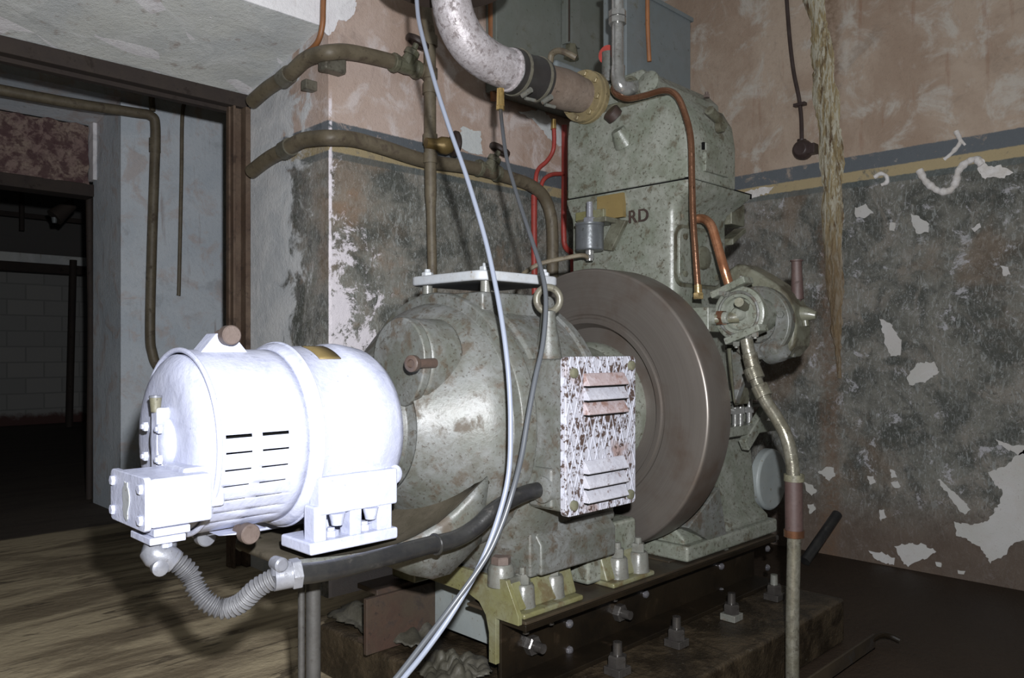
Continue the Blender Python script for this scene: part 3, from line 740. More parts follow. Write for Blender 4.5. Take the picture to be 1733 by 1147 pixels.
build(MB().lathe((0,YC,ZC), ax, [(.666,0),(.666,.165),(.86,.165),(.86,0)], 40), 'armature', M['black'], EX)
yk = [(.850,.170),(.850,.193),(.858,.200),(.872,.205),(.886,.201),(.895,.198),(.990,.198),(1.000,.203),(1.022,.204),(1.04,.201),(1.075,.194),(1.098,.180),(1.110,.155),(1.112,.12),(1.112,0)]
build(MB().lathe((0,YC,ZC), ax, [(.85,0)]+yk, 72), 'yoke', M['white'], EX, ang=40)
# saddle skirt from yoke down to the feet, near and far
for sg in (-1, 1):
    y = YC+sg*.187
    def Yb(a, c): return (min(y+sg*a, y+sg*c), max(y+sg*a, y+sg*c))
    b = MB()
    y0, y1 = Yb(-.03, .012); b.box(.868, 1.068, y0, y1, .655, .735)
    for x0, x1 in ((.858,.888),(.945,.975),(1.015,1.055)):
        y0, y1 = Yb(-.035, .010); b.box(x0, x1, y0, y1, .600, .675)
    y0, y1 = Yb(-.11, -.09); b.box(.90, 1.03, y0, y1, .60, .66)
    y0, y1 = Yb(-.11, .014); b.box(.846, 1.068, y0, y1, .577, .603)
    ft = build(b, 'foot', M['white'], EX, bevel=.005)
    for x in (.915, 1.0):
        y0 = y+sg*-.02; build(MB().bolt((x,y0,.603), (0,0,1), .016, .012, .4), 'foot_bolt', M['white'], ft)
        build(MB().cyl((x,y+sg*.004,.655), (x,y+sg*.004,.630), .018, .012, 14), 'bolt_head', M['white'], ft)
build(MB().torus((.876,YC,ZC), ax, .2035, .0045, 72, 8), 'yoke_band', M['white'], EX)
p = V(at(663,802,Y=1.46)); build(MB().lathe(p, (0,-1,0), [(-.03,.02),(.01,.022),(.014,.016),(.014,0)], 20), 'side_plug', M['white'], EX)
# clamp screws
def clamp(u, v, Y, lug):
    c = V(at(u, v, Y=Y)); b = MB().lathe(c, (0,-1,0), [(-.05,0),(-.05,.012),(-.014,.012),(-.014,.0205),(.006,.0205),(.009,.018),(.009,0)], 28)
    kn = build(b, 'clamp_screw', M['knob'] if lug != 2 else M['whitemetal'], EX)
    if lug != 2:
        s_ = 1 if c.z > ZC else -1; zb = ZC+s_*.183
        b = MB().prism([(c.x-.052,c.y+.025,zb),(c.x-.018,c.y+.025,c.z+s_*.004),(c.x+.018,c.y+.025,c.z+s_*.004),(c.x+.052,c.y+.025,zb)], (0,.05,0))
        build(b, 'clamp_lug', M['white'], EX, bevel=.003)
clamp(390, 567, 1.56, 1); clamp(422, 903, 1.50, 1); clamp(348, 908, 1.66, 2)
# bearing cap with oiler on the end shield
b = MB().lathe((.630,1.615,.815), (-1,0,0), [(0,0),(0,.052),(.012,.05),(.020,.040),(.024,.02),(.024,0)], 28); b.box(.604, .632, 1.60, 1.632, .75, .885)
bc2 = build(b, 'bearing_cap', M['white'], EX, bevel=.004)
for dy, dz in ((.036,.03),(-.036,.03),(.036,-.03),(-.036,-.03)): build(MB().bolt((.604,1.615+dy,.815+dz), (-1,0,0), .010, .008, .4), 'cap_screw', M['white'], bc2)
build(MB().cyl((.606,1.612,.876), (.606,1.612,.905), .009, .012, 14), 'oil_cup', M['valve'], bc2)
build(MB().cyl((.606,1.612,.905), (.606,1.612,.909), .013, .012, 14), 'oil_cup_lid', M['whitemetal'], bc2)
# brass name plate on the yoke
g = []
A0, A1 = 58, 82
for i in range(9):
    for x in (.925, .980): a_ = math.radians(A0+(A1-A0)*i/8); g.append((x, YC-.1995*math.cos(a_), ZC+.1995*math.sin(a_)))
b = MB().add(g, [(2*i, 2*i+1, 2*i+3, 2*i+2) for i in range(8)])
npl = build(b, 'name_plate', M['nameplate'], EX, label='small brass name plate'); sd = npl.modifiers.new('s', 'SOLIDIFY'); sd.thickness = .002; sd.offset = 0
# junction box, its lid and screws
b = MB().box(.528, .640, 1.425, 1.588, .684, .772)
b.box(.60, .68, 1.46, 1.56, .70, .78)
jb = build(b, 'junction_box', M['white'], EX, bevel=.006)
lid = build(MB().prism([(.528,y,z) for y,z,_ in rrect(1.420,1.594,.680,.776,.012,0)], (-.012,0,0)), 'box_lid', M['white'], jb, bevel=.002)
for y, z in ((1.438,.755),(1.577,.755),(1.438,.70),(1.577,.70)): build(MB().bolt((.517,y,z), (-1,0,0), .0095, .007, 0), 'lid_screw', M['white'], jb)
random.seed(5); g = [(.5155, 1.507+.017*math.cos(t)*random.uniform(.6,1.15), .728+.036*math.sin(t)*random.uniform(.8,1.1)) for t in [2*math.pi*i/22 for i in range(22)]]
build(MB().prism(g, (-.002,0,0)), 'lid_emblem', M['ring'], jb)
# cable gland under the box: flange and elbow
b = MB().box(.535, .60, 1.43, 1.515, .668, .682); b.box(.528, .592, 1.43, 1.525, .654, .667)
gl = build(b, 'gland_flange', M['white'], EX, bevel=.002)
e0 = V((.566,1.47,.660))
elb = build(MB().tube([e0, e0+V((0,0,-.018)), V(at(262,936,Y=1.462)), V(at(280,942,Y=1.455)), V(at(296,950,Y=1.45))], lambda l, f: .021+.004*math.sin(f*3.1), 18, 6), 'elbow', M['whitemetal'], EX)
p = V(at(270,960,Y=1.44)); build(MB().lathe(p, (0,-1,0), [(-.02,.008),(-.008,.014),(.006,.015),(.008,.012),(.008,0)], 18), 'clamp_bolt', M['whitemetal'], gl)
build(MB().bolt((.562,1.445,.652), (0,0,-1), .010, .008, .3), 'flange_bolt', M['white'], gl)

# flexible conduit
fp = [at(289,944,Y=1.45), at(305,955,Y=1.445), at(322,972,Y=1.44), at(332,995,Y=1.43), at(350,1018,Y=1.415), at(378,1030,Y=1.40), at(408,1020,Y=1.375), at(435,995,Y=1.35), at(468,976,Y=1.325)]
b = MB().tube(fp, lambda l, f: .0170+.0026*math.sin(l*2*math.pi/.0086), 16, 46)
tag(build(b, 'flexible_conduit', M['flex'], loc=at(378,1034,Y=1.40), ang=80), 'grey ribbed flexible conduit sagging from the white exciter', 'conduit')
CO = thing('conduit_coupling', 'shiny clamp coupling joining ribbed conduit to the black pipe', 'coupling', at(487,976,Y=1.32))
q0, q1 = V(at(462,977,Y=1.328)), V(at(510,968,Y=1.315))
build(MB().cyl(q0, q0+(q1-q0)*.75, .025, .025, 28), 'sleeve', M['whitemetal'], CO)
build(MB().lathe(q0+(q1-q0)*.62, q1-q0, [(0,0),(0,.029),(.018,.029),(.018,0)], 6), 'hex_nut', M['whitemetal'], CO, bevel=.002)
p = V(at(474,955,Y=1.31)); build(MB().lathe(p, (0,-1,0), [(-.02,.0125),(.006,.0135),(.009,.010),(.009,0)], 20), 'clamp_screw', M['whitemetal'], CO)
build(MB().cyl(p+V((0,.01,-.02)), p+V((0,.01,0)), .012, .012, 14), 'clamp_lug', M['whitemetal'], CO)
cpts = [at(505,972,Y=1.317), at(560,964,Y=1.32), at(640,945,Y=1.325), at(720,924,Y=1.325), at(770,912,Y=1.32), at(805,892,Y=1.31), at(838,862,Y=1.30), at(880,838,Y=1.30), at(918,827,Y=1.30)]
line('black_conduit', 'thick black cable pipe running from the coupling up into the louvred terminal box', 'conduit', cpts, .0195, M['cond'], 8, 18)
p = V(at(737,921,Y=1.325)); tag(build(MB().torus(p, (1,.05,.02), .0205, .004, 24, 8), 'pipe_joint_ring', M['cond'], loc=tuple(p)), 'thin black joint ring around the black cable pipe', 'ring')

# pipes standing under the exciter
for u, r, lb, m in ((530,.0155,'thicker of the two dark pipes standing under the exciter foot','dark_pipe'),(510,.007,'thin rod standing beside the pipe under the exciter','dark_pipe')):
    p = at(u, 1100, Y=1.47); o = MB().cyl((p[0],1.47,0), (p[0],1.47,.515), r, None, 18)
    tag(build(o, 'support_pipe' if r > .01 else 'support_rod', M[m], loc=(p[0],1.47,0)), lb, 'pipe' if r > .01 else 'rod')

# ================================================================ ENGINE
EN = thing('diesel_engine', 'tall grey-green stationary diesel engine with polished flywheel, standing by the back wall', 'engine', (2.35,YC,.334))
R = .452
fw = [(1.998,0),(1.998,.21),(2.000,.262),(1.985,.268),(1.970,.272),(1.964,.276),(1.964,.290),(1.970,.294),(1.970,.300),(1.966,.306),(1.966,R-.010),(1.9675,R-.005),(1.971,R-.0015),(1.976,R),(2.088,R),(2.094,R-.004),(2.094,.30),(2.05,.28),(2.05,0)]
build(MB().lathe((0,YC,ZC), (1,0,0), fw, 128), 'flywheel', M['wheelsteel'], EN, ang=30)
build(MB().lathe((0,YC,ZC), (1,0,0), [(1.93,0),(1.93,.20),(1.96,.215),(1.999,.215),(1.999,0)], 48), 'coupling_disc', M['engine'], EN)
# crankcase
b = MB()
b.prism([(2.14,1.37,.334),(2.14,1.37,.40),(2.14,1.42,.44),(2.14,1.45,.76),(2.14,1.46,1.0),(2.14,1.92,1.0),(2.14,1.95,.44),(2.14,1.95,.334)], (.56,0,0))
b.box(2.12, 2.72, 1.345, 1.96, .334, .385)
cc = build(b, 'crankcase', M['engine'], EN, bevel=.01)
p = at(1312,812,Y=1.42)
build(MB().lathe((p[0],1.435,p[2]), (0,-1,0), [(-.03,0),(-.03,.118),(0,.118),(.008,.110),(.008,0)], 48), 'crank_door', M['cross'], EN, bevel=.004)
# triangular gusset beside the flywheel
gp = [at(1218,824,Y=1.352), at(1165,893,Y=1.352), at(1232,934,Y=1.352), at(1234,930,Y=1.352)]
build(MB().prism([gp[0],gp[1],gp[2],gp[3]], (0,.05,0)), 'gusset', M['alt'], EN, bevel=.004)
# ledge with studs, strut
b = MB(); q = at(1236,658,Y=1.40); q2 = at(1298,672,Y=1.40)
b.box(2.16, q2[0], 1.40, 1.60, q2[2]-.005, q2[2]+.035)
b.box(2.16, q2[0]+.03, 1.415, 1.60, q2[2]-.035, q2[2]-.022)
build(b, 'pump_ledge', M['engine'], EN, bevel=.004)
for u in (1244,1253,1268):
    x = at(u,690,Y=1.405)[0]; build(MB().cyl((x,1.405,q2[2]-.09), (x,1.405,q2[2]), .011, None, 12).hexa((x,1.405,q2[2]-.05), (0,0,1), .017, .02), 'stud', M['chrome'], EN)
build(MB().obox((V(at(1297,690,Y=1.38))+V(at(1255,760,Y=1.38)))/2, V(at(1297,690,Y=1.38))-V(at(1255,760,Y=1.38)), .19, .03, .045), 'strut', M['engine'], EN, bevel=.004)
build(MB().box(2.16, at(1316,745,Y=1.37)[0], 1.37, 1.60, .70, .735), 'case_rim', M['engine'], EN, bevel=.005)
# cylinder block (narrow) with rounded front corner
def plan(x0, x1, y0, y1, r, rb=.02):
    out = []
    for cx_, cy_, rr, a in ((x0+r,y0+r,r,180),(x1-rb,y0+rb,rb,270),(x1-.01,y1-.01,.01,0),(x0+.01,y1-.01,.01,90)):
        for i in range(9):
            t = math.radians(a+90*i/8); out.append((cx_+rr*math.cos(t), cy_+rr*math.sin(t)))
    return out
def loft(secs, name, m, par, ang=40, bevel=0):
    b = MB(); n = len(secs[0][0]); g = []
    for pl_, z in secs: g += [(x, y, z) for x, y in pl_]
    fs = [(i*n+j, i*n+(j+1) % n, (i+1)*n+(j+1) % n, (i+1)*n+j) for i in range(len(secs)-1) for j in range(n)]
    fs += [tuple(range(n))[::-1], tuple(range((len(secs)-1)*n, len(secs)*n))]
    return build(b.add(g, fs), name, m, par, ang=ang, bevel=bevel)
cb = loft([(plan(2.215,2.55,1.455,1.90,.035),.95),(plan(2.215,2.55,1.455,1.90,.035),1.46),(plan(2.212,2.55,1.445,1.90,.035),1.48),(plan(2.203,2.58,1.405,1.91,.03),1.515),(plan(2.198,2.60,1.384,1.915,.03),1.54),(plan(2.197,2.60,1.382,1.915,.03),1.552)], 'cylinder_block', M['engine'], EN)
def cplan(x0, x1, y0, y1, c1, r=.03):
    P = [(x0+r,y0),(x1-c1*1.0,y0),(x1,y0+c1*.9),(x1,y1),(x0,y1)]
    P += [(x0,y0+r),(x0+r*.3,y0+r*.3)]
    return P
hd = loft([(cplan(2.200,2.63,1.388,1.911,.14),1.558),(cplan(2.200,2.63,1.388,1.911,.14),1.70),(cplan(2.200,2.64,1.405,1.911,.14),1.775),(cplan(2.202,2.64,1.452,1.905,.13),1.845)], 'cylinder_head', M['engine'], EN, bevel=.006)
b = MB(); b.box(2.205, 2.62, 1.395, 1.905, 1.545, 1.562); build(b, 'joint_line', M['black'], EN)
b = MB(); P = [(2.23,1.545,1.84),(2.23,1.86,1.84),(2.23,1.86,1.925),(2.23,1.70,1.965),(2.23,1.60,1.972),(2.23,1.555,1.925)]
b.prism(P, (.44,0,0)); rc = build(b, 'rocker_cover', M['engine'], EN, bevel=.012)
b = MB().box(2.215, 2.67, 1.525, 1.88, 1.842, 1.872); build(b, 'cover_flange', M['engine_dark'], EN, bevel=.006)
c = V(at(1196,160,Y=1.56)); build(MB().bolt(c-V((0,0,.012)), (0,0,1), .012, .012, .8), 'cover_nut', M['knob'], rc)
build(MB().lathe(at(1068,146,X=2.232), (-1,0,0), [(0,0),(0,.033),(.012,.033),(.014,.024),(.005,.022),(.005,0)], 24), 'port_ring', M['engine_dark'], rc)
build(MB().lathe(at(1098,143,X=2.230), (-1,0,.2), [(0,0),(0,.045),(.01,.045),(.016,.035),(.016,0)], 24), 'cover_boss', M['engine'], rc)
# side door of the head and its latch
q0, q1 = at(1190,226,Y=1.387), at(1231,292,Y=1.387)
b = MB().box(q0[0], q1[0]-.01, 1.376, 1.39, q1[2]-.02, q0[2]-.03); dr = build(b, 'head_door', M['engine'], EN, bevel=.003)
build(MB().box(q0[0]-.008, q0[0]+.004, 1.380, 1.389, q1[2]+.05, q0[2]-.03), 'door_gap', M['black'], EN)
c = V(at(1214,202,Y=1.37)); build(MB().cyl(c+V((-.05,.0,.02)), c+V((.045,.0,-.012)), .016, .013, 16).lathe(c+V((.02,.01,-.02)), (0,-1,0), [(0,0),(0,.02),(.02,.018),(.02,0)], 14), 'latch', M['engine_dark'], EN)
# knurled plug on the front
c = V(at(1040,196,X=2.185)); b = MB().lathe(c, (-.5,.18,.42), [(-.09,.0),(-.09,.022),(0,.030),(0,.031),(.018,.032),(.020,.028),(.020,0)], 24)
build(MB().lathe(c, (-.5,.18,.42), [(-.005,.0),(-.005,.030),(.020,.031),(.024,.027),(.024,0)], 24), 'plug_cap', M['wheel'], EN)
build(MB().lathe((2.20,c.y-.012,c.z-.06), (-.5,.10,.55), [(-.04,0),(-.04,.045),(-.01,.034),(.016,.024),(.016,0)], 24), 'plug_boss', M['engine'], EN)
# maker's plate and raised letters
q0, q1 = at(1018,330,X=2.214), at(1062,368,X=2.214)
build(MB().box(2.188, 2.205, q1[1], q0[1], q1[2]+.0, q0[2]-.01), 'maker_plate', M['nameplate'], EN, label='blank ochre brass plate')
cu = bpy.data.curves.new('t', 'FONT'); cu.body = 'RD'; cu.size = .062*S; cu.extrude = .003*S; cu.offset = .0005; cu.space_character = 1.1
to = bpy.data.objects.new('t', cu); C.objects.link(to); bpy.context.view_layer.update()
tm = bpy.data.meshes.new_from_object(to.evaluated_get(bpy.context.evaluated_depsgraph_get())); bpy.data.objects.remove(to)
p = at(1063,378,X=2.2125); rm = Matrix(((0,0,-1),(-1,0,0),(0,1,0)))
for vtx in tm.vertices: vtx.co = rm @ vtx.co + (V(p)-ROOT[EN.name])*S
tm.materials.append(M['wheel']); lt = bpy.data.objects.new('raised_letters', tm); C.objects.link(lt); lt.parent = EN
# side inspection cover with rounded corners
q0, q1 = at(1145,384,Y=1.452), at(1215,486,Y=1.452)
x0, x1, z0, z1 = q0[0], q1[0], at(1145,478,Y=1.452)[2], q0[2]
pl2 = [(x,1.452,z) for x,z,_ in rrect(x0, x1, z0, z1, .035, 0)]
ic = build(MB().prism(pl2, (0,-.012,0)), 'side_cover', M['engine'], EN, bevel=.004)
build(MB().prism([(x,1.454,z) for x,z,_ in rrect(x0-.012, x1+.012, z0-.012, z1+.012, .045, 0)], (0,-.004,0)), 'cover_gasket', M['engine_dark'], EN)
for x in (x0+.03, x1-.03):
    for z in (z0+.03, z1-.03): build(MB().bolt((x,1.440,z), (0,-1,0), .011, .008, 0), 'cover_screw', M['engine_dark'], ic)
build(MB().lathe(((x0+x1)/2+.01,1.441,(z0+z1)/2), (0,-1,0), [(0,0),(0,.042),(.012,.038),(.016,.02),(.016,0)], 28), 'centre_boss', M['engine_dark'], ic)
# step bracket at the back corner of the head
b = MB(); b.box(2.54, 2.635, 1.43, 1.50, 1.45, 1.53); b.prism([(2.55,1.43,1.40),(2.645,1.43,1.45),(2.645,1.43,1.43),(2.55,1.43,1.375)], (0,.05,0))
build(b, 'rear_bracket', M['engine_dark'], EN, bevel=.004)
# canister filter on the front face with its pipe
c = at(998,400,X=2.14); cz = V((2.135, at(998,400,X=2.135)[1], at(998,400,X=2.135)[2]))
cn = build(MB().lathe(cz, (0,0,1), [(-.050,0),(-.050,.046),(-.046,.049),(.034,.049),(.038,.052),(.044,.052),(.048,.030),(.048,0)], 32), 'filter_canister', M['canister'], EN)
build(MB().cyl(cz+V((0,0,.045)), cz+V((0,0,.12)), .013, .011, 16).hexa(cz+V((0,0,.048)), (0,0,1), .022, .018), 'filter_neck', M['whitemetal'], cn)
build(MB().cyl(cz+V((0,0,-.085)), cz+V((0,0,-.045)), .012, .016, 16).hexa(cz+V((0,0,-.078)), (0,0,1), .017, .014), 'filter_drain', M['chrome'], cn)
build(MB().box(2.13, 2.215, cz.y-.075, cz.y+.055, cz.z+.044, cz.z+.062), 'filter_bracket', M['engine_dark'], EN, bevel=.003)
build(MB().box(2.175, 2.215, cz.y-.03, cz.y+.10, cz.z+.068, cz.z+.10), 'mounting_block', M['alt_yellow'], EN, bevel=.003)
build(MB().prism([(2.19,cz.y-.05,cz.z-.05),(2.19,cz.y-.115,cz.z+.05),(2.19,cz.y-.06,cz.z+.06),(2.19,cz.y-.0,cz.z-.04)], (.02,0,0)), 'web_rib', M['engine_dark'], EN, bevel=.003)
build(MB().tube([cz+V((0,0,-.078)), at(985,432,X=2.10), at(950,438,X=2.05), at(915,446,X=2.0), at(893,458,X=1.97), at(884,466,X=1.95), at(880,480,X=1.95)], .008, 10), 'oil_pipe', M['pipe'], EN)
# intake duct behind the exhaust
b = MB().box(2.16, 2.53, 1.93, 2.08, 1.975, 2.075); build(b, 'intake_duct', M['tank'], EN, bevel=.015)
build(MB().tube([at(931,106,X=2.15), at(934,92,X=2.15), at(945,86,X=2.15), at(960,90,X=2.16), at(975,98,X=2.18)], .012, 10), 'duct_clamp', M['pipe'], EN)
# timing case on the near side (gear housing)
def poly_at(px, X): return [at(u, v, X=X) for u, v in px]
tc = [(1222,462),(1246,446),(1258,447),(1285,462),(1310,478),(1330,496),(1343,520),(1347,550),(1345,585),(1330,603),(1303,609),(1280,600),(1262,612),(1248,650),(1240,690),(1232,640),(1224,560)]
build(MB().prism(poly_at(tc, 2.36), (.115,0,0)), 'timing_case', M['engine_dark'], EN, bevel=.014, seg=3)
build(MB().prism(poly_at([(1236,590),(1262,590),(1258,640),(1243,684)], 2.345), (.03,0,0)), 'case_web', M['alt'], EN, bevel=.004)
tcc = V(at(1279,546,X=2.335))
rg = build(MB().lathe(tcc, (-1,0,0), [(-.06,0),(-.06,.118),(-.004,.118),(.004,.112),(.004,.068),(-.012,.062),(-.012,0)], 48), 'case_ring', M['alt'], EN, bevel=.003)
for d in (15, 90, 165, 250, 320):
    a_ = math.radians(d); build(MB().bolt(tcc+V((-.004, .09*math.cos(a_), .09*math.sin(a_))), (-1,0,0), .012, .008, 0), 'ring_screw', M['alt'], rg)
c = V(at(1322,590,X=2.35)); build(MB().lathe(c, (-.4,-.9,.1), [(-.05,0),(-.05,.045),(0,.04),(.012,.030),(.018,.0)], 28), 'case_boss', M['alt'], EN)
# water pump in front of it
pc = V(at(1253,531,X=2.20))
pm = build(MB().lathe(pc, (-1,0,0), [(-.15,0),(-.15,.052),(-.05,.056),(-.048,.064),(-.012,.064),(-.010,.084),(.010,.084),(.014,.078),(.014,.052),(.004,.048),(.004,.022),(.022,.020),(.03,.014),(.03,0)], 44), 'water_pump', M['engine'], EN)
build(MB().torus(pc+V((-.012,0,0)), (1,0,0), .066, .006, 40, 8), 'pump_face_ring', M['alt'], pm)
for d in (60, 240):
    a_ = math.radians(d); q = pc+V((-.012, .075*math.cos(a_), .075*math.sin(a_))); build(MB().bolt(q, (-1,0,0), .014, .014, .6), 'pump_bolt', M['bolt'], pm)
build(MB().cyl(pc+V((-.01,-.02,.02)), pc+V((-.09,-.045,.03)), .014, .014, 14).cyl(pc+V((-.012,0,-.01)), pc+V((-.05,.06,-.015)), .018, .014, 14), 'pump_shaft', M['valve'], pm)
build(MB().obox(V(at(1238,487,X=2.19)), (-.1,-1,.35), .13, .05, .022), 'pipe_flange', M['engine'], pm, bevel=.004)
build(MB().obox(V(at(1262,566,X=2.19)), (-.1,-1,.35), .13, .05, .022), 'pipe_flange', M['engine'], pm, bevel=.004)
for u, v in ((1222,500),(1254,478),(1246,578),(1278,562)): build(MB().bolt(at(u,v,X=2.175), (0,0,1 if v < 520 else -1), .011, .014, .5), 'flange_bolt', M['bolt'], pm)
b = MB().box(2.14, 2.21, pc.y+.075, pc.y+.135, pc.z-.055, pc.z+.022); b.cyl((2.165,pc.y+.08,pc.z-.012), (2.165,pc.y+.02,pc.z-.012), .022, .018, 18)
build(b, 'outlet_block', M['engine'], pm, bevel=.004)
build(MB().cyl((2.165,pc.y+.055,pc.z-.012), (2.165,pc.y+.035,pc.z-.012), .024, .024, 6), 'union_nut', M['copper'], pm)
# hand lever
lv0, lv1 = V(at(1350,516,X=2.44)), V(at(1348,440,X=2.44))
hl = build(MB().lathe(lv0, lv1-lv0, [(.0,0),(.0,.012),(.018,.012),(.018,.020),(.13,.0165),((lv1-lv0).length-.006,.0165),((lv1-lv0).length-.004,.020),((lv1-lv0).length,.020),((lv1-lv0).length,0)], 20), 'hand_lever', M['hose'], EN, label='upright lever with a dull brown sleeve')
b = MB().cyl(at(1325,533,X=2.40), at(1352,530,X=2.42), .012, None, 14); b.lathe(at(1352,530,X=2.42), (.1,-1,-.15), [(-.03,0),(-.03,.024),(.02,.026),(.055,.012),(.055,0)], 18); b.cyl(at(1362,540,X=2.42), at(1364,552,X=2.42), .012, .010, 12)
build(b, 'lever_pivot', M['engine_dark'], EN)
build(MB().box(at(1340,540,X=2.40)[0], at(1340,540,X=2.40)[0]+.01, at(1342,540,X=2.40)[1]-.004, at(1342,540,X=2.40)[1]+.004, at(1342,604,X=2.40)[2], at(1342,536,X=2.40)[2]), 'lever_stop', M['alt'], EN)
# copper pipes on the engine
c1 = [at(1044,140,X=2.19), at(1038,150,X=2.16), at(1044,160,X=2.14), at(1062,167,X=2.14), at(1090,162,X=2.15), at(1125,153,X=2.155), at(1146,163,X=2.155), at(1160,195,X=2.16), at(1169,235,X=2.165), at(1171,300,X=2.165), at(1173,370,X=2.165), at(1177,430,X=2.165), at(1181,488,X=2.165)]
build(MB().tube(c1, .0105, 12, 8), 'fuel_pipe', M['copper'], EN)
b = MB().hexa(at(1182,506,X=2.165), (0,0,1), .017, .02); b.cyl(at(1182,502,X=2.165), at(1181,482,X=2.165), .013, .012, 14)
build(b, 'brass_union', M['brass_bright'], EN)
c2 = [at(1180,370,Y=1.43), at(1192,371,Y=1.40), at(1204,383,Y=1.36), at(1214,415,Y=1.33), at(1224,450,Y=1.30), at(1235,486,Y=1.285)]
build(MB().tube(c2, .0155, 14, 8), 'cooling_pipe', M['copper_warm'], EN)

# chrome water pipe dropping into the rocker cover
L = at(1046,150,X=2.14)
t = thing('galvanised_pipe', 'bright galvanised pipe dropping from above and elbowing into the rocker cover', 'pipe', L)
build(MB().tube([at(1044,-30,X=2.14), at(1045,30,X=2.14), at(1045,100,X=2.14), at(1046,130,X=2.14)], .0205, 18, 4), 'pipe', M['chrome'], t)
build(MB().tube([at(1046,112,X=2.14), at(1046,134,X=2.14), at(1052,147,X=2.15), at(1064,150,X=2.18), at(1076,147,X=2.235)], .024, 18, 6), 'elbow', M['chrome'], t)
for v in (24, 36): build(MB().lathe(at(1045,v,X=2.14), (0,0,1), [(-.010,0),(-.010,.030),(.010,.030),(.010,0)], 8), 'union_ring', M['chrome'], t)
t = thing('red_valve', 'small red valve half hidden behind the galvanised pipe', 'valve', at(1030,120,X=2.30))
c = V(at(1030,94,X=2.30)); build(MB().lathe(c, (-1,-.2,0), [(-.02,0),(-.02,.034),(.015,.034),(.02,.012),(.02,0)], 20), 'valve_knob', M['red'], t)
build(MB().cyl(c+V((0,0,-.10)), c+V((0,0,.01)), .026, .026, 18), 'valve_body', M['alt'], t)

# ================================================================ EXHAUST
EXH = thing('exhaust_pipe', 'fat silvery exhaust pipe curving down from above to an ochre flange on the engine', 'exhaust pipe', (2.17,1.81,1.906))
Z0 = 1.908
ep = [(1.535,1.80,2.34),(1.537,1.80,2.20),(1.54,1.805,2.10),(1.565,1.81,2.01),(1.62,1.81,1.945),(1.70,1.81,1.915),(1.79,1.81,Z0),(1.815,1.81,Z0)]
build(MB().tube(ep, lambda l, f: .0555+.008*min(1, f*1.3), 32, 9), 'bent_pipe', M['exhaust'], EXH)
build(MB().lathe((1.80,1.81,Z0), (1,0,0), [(-.012,.06),(-.010,.069),(.002,.071),(.004,.066),(.004,0)], 36), 'pipe_lip', M['exhaust'], EXH)
build(MB().lathe((1.80,1.81,Z0), (1,0,0), [(-.005,0),(-.005,.068),(.0,.072),(.04,.073),(.05,.070),(.09,.070),(.10,.073),(.145,.073),(.15,.068),(.15,0)], 40), 'rubber_sleeve', M['rubber'], EXH)
for x in (1.828, 1.925):
    cl_ = build(MB().lathe((x,1.81,Z0), (1,0,0), [(-.005,.0725),(-.005,.0765),(.005,.0765),(.005,.0725)], 40), 'hose_clamp', M['pipe_pale'], EXH)
    build(MB().cyl((x-.006,1.775,Z0-.085), (x-.006,1.735,Z0-.075), .009, None, 12).cyl((x+.012,1.78,Z0-.088), (x+.05,1.77,Z0-.09), .006, None, 10), 'clamp_screw', M['bolt'], cl_)
build(MB().lathe((0,1.81,Z0), (1,0,0), [(1.93,0),(1.93,.060),(1.97,.062),(2.02,.066),(2.06,.069),(2.10,.067),(2.14,.062),(2.175,.060),(2.175,0)], 40), 'rusty_stub', M['rustpipe'], EXH)
fl = build(MB().lathe((2.172,1.81,Z0), (1,0,0), [(-.012,.0),(-.012,.090),(-.009,.092),(.006,.092),(.008,.086),(.014,.086),(.016,.093),(.034,.093),(.034,0)], 48), 'flange', M['flange'], EXH)
for i in range(8):
    a_ = 2*math.pi*(i+.3)/8; build(MB().bolt((2.160,1.81+.077*math.cos(a_),Z0+.077*math.sin(a_)), (-1,0,0), .011, .010, 0), 'flange_bolt', M['flange'], fl)
q = V(at(847,150,Y=1.81)); 
b = MB().cyl((q.x,1.81,Z0-.07), (q.x,1.81,Z0-.125), .012, .014, 14); b.hexa((q.x,1.81,Z0-.138), (0,0,1), .014, .016)
build(b, 'brass_nipple', M['brass_bright'], EXH)
nip = (q.x, 1.81, Z0-.138)
# silencer drum overhead
o = build(MB().lathe((1.56,1.84,2.125), (0,0,1), [(0,.07),(0,.195),(.012,.208),(.35,.208),(.36,.19),(.36,0)], 48), 'silencer_drum', M['drum'], loc=(1.56,1.84,2.125))
tag(o, 'dark brown round drum at the top edge, where the exhaust pipe goes up', 'silencer')

# ================================================================ TANKS AT THE TOP
t = thing('header_tank', 'slate-blue tank high behind the engine with a sloping top edge at its right', 'tank', (2.75,1.96,1.98))
build(MB().box(2.547, 3.02, 1.90, 2.02, 1.98, 2.466), 'tank_body', M['tank'], t, bevel=.006)
build(MB().box(2.54, 3.03, 1.892, 2.03, 2.452, 2.47), 'tank_rim', M['tank'], t, bevel=.002)
b = MB().tube([at(1096,-40,Y=1.885), at(1096,40,Y=1.885), at(1099,104,Y=1.885)], .009, 10, 3); build(b, 'gauge_pipe', M['orange'], t, label='thin orange-brown pipe down the tank face')
t = thing('wall_tank', 'grey-green steel tank on the back wall behind the silvery exhaust pipe', 'tank', (2.9,2.70,2.2))
build(MB().box(at(840,60,Y=2.68)[0], 3.4, 2.68, 2.755, at(860,158,Y=2.68)[2], 2.98), 'tank_body', M['cabinet'], t, bevel=.006)
x = at(955,60,Y=2.68)[0]; x2 = at(968,60,Y=2.68)[0]; z = at(955,78,Y=2.68)[2]
b = MB(); b.box(x-.025, x-.012, 2.64, 2.68, z, 2.96); b.box(x+.012, x2+.02, 2.64, 2.68, z, 2.96); b.box(x-.025, x2+.02, 2.675, 2.68, z-.05, 2.96)
build(b, 'sight_glass_frame', M['cabinet'], t, bevel=.002)
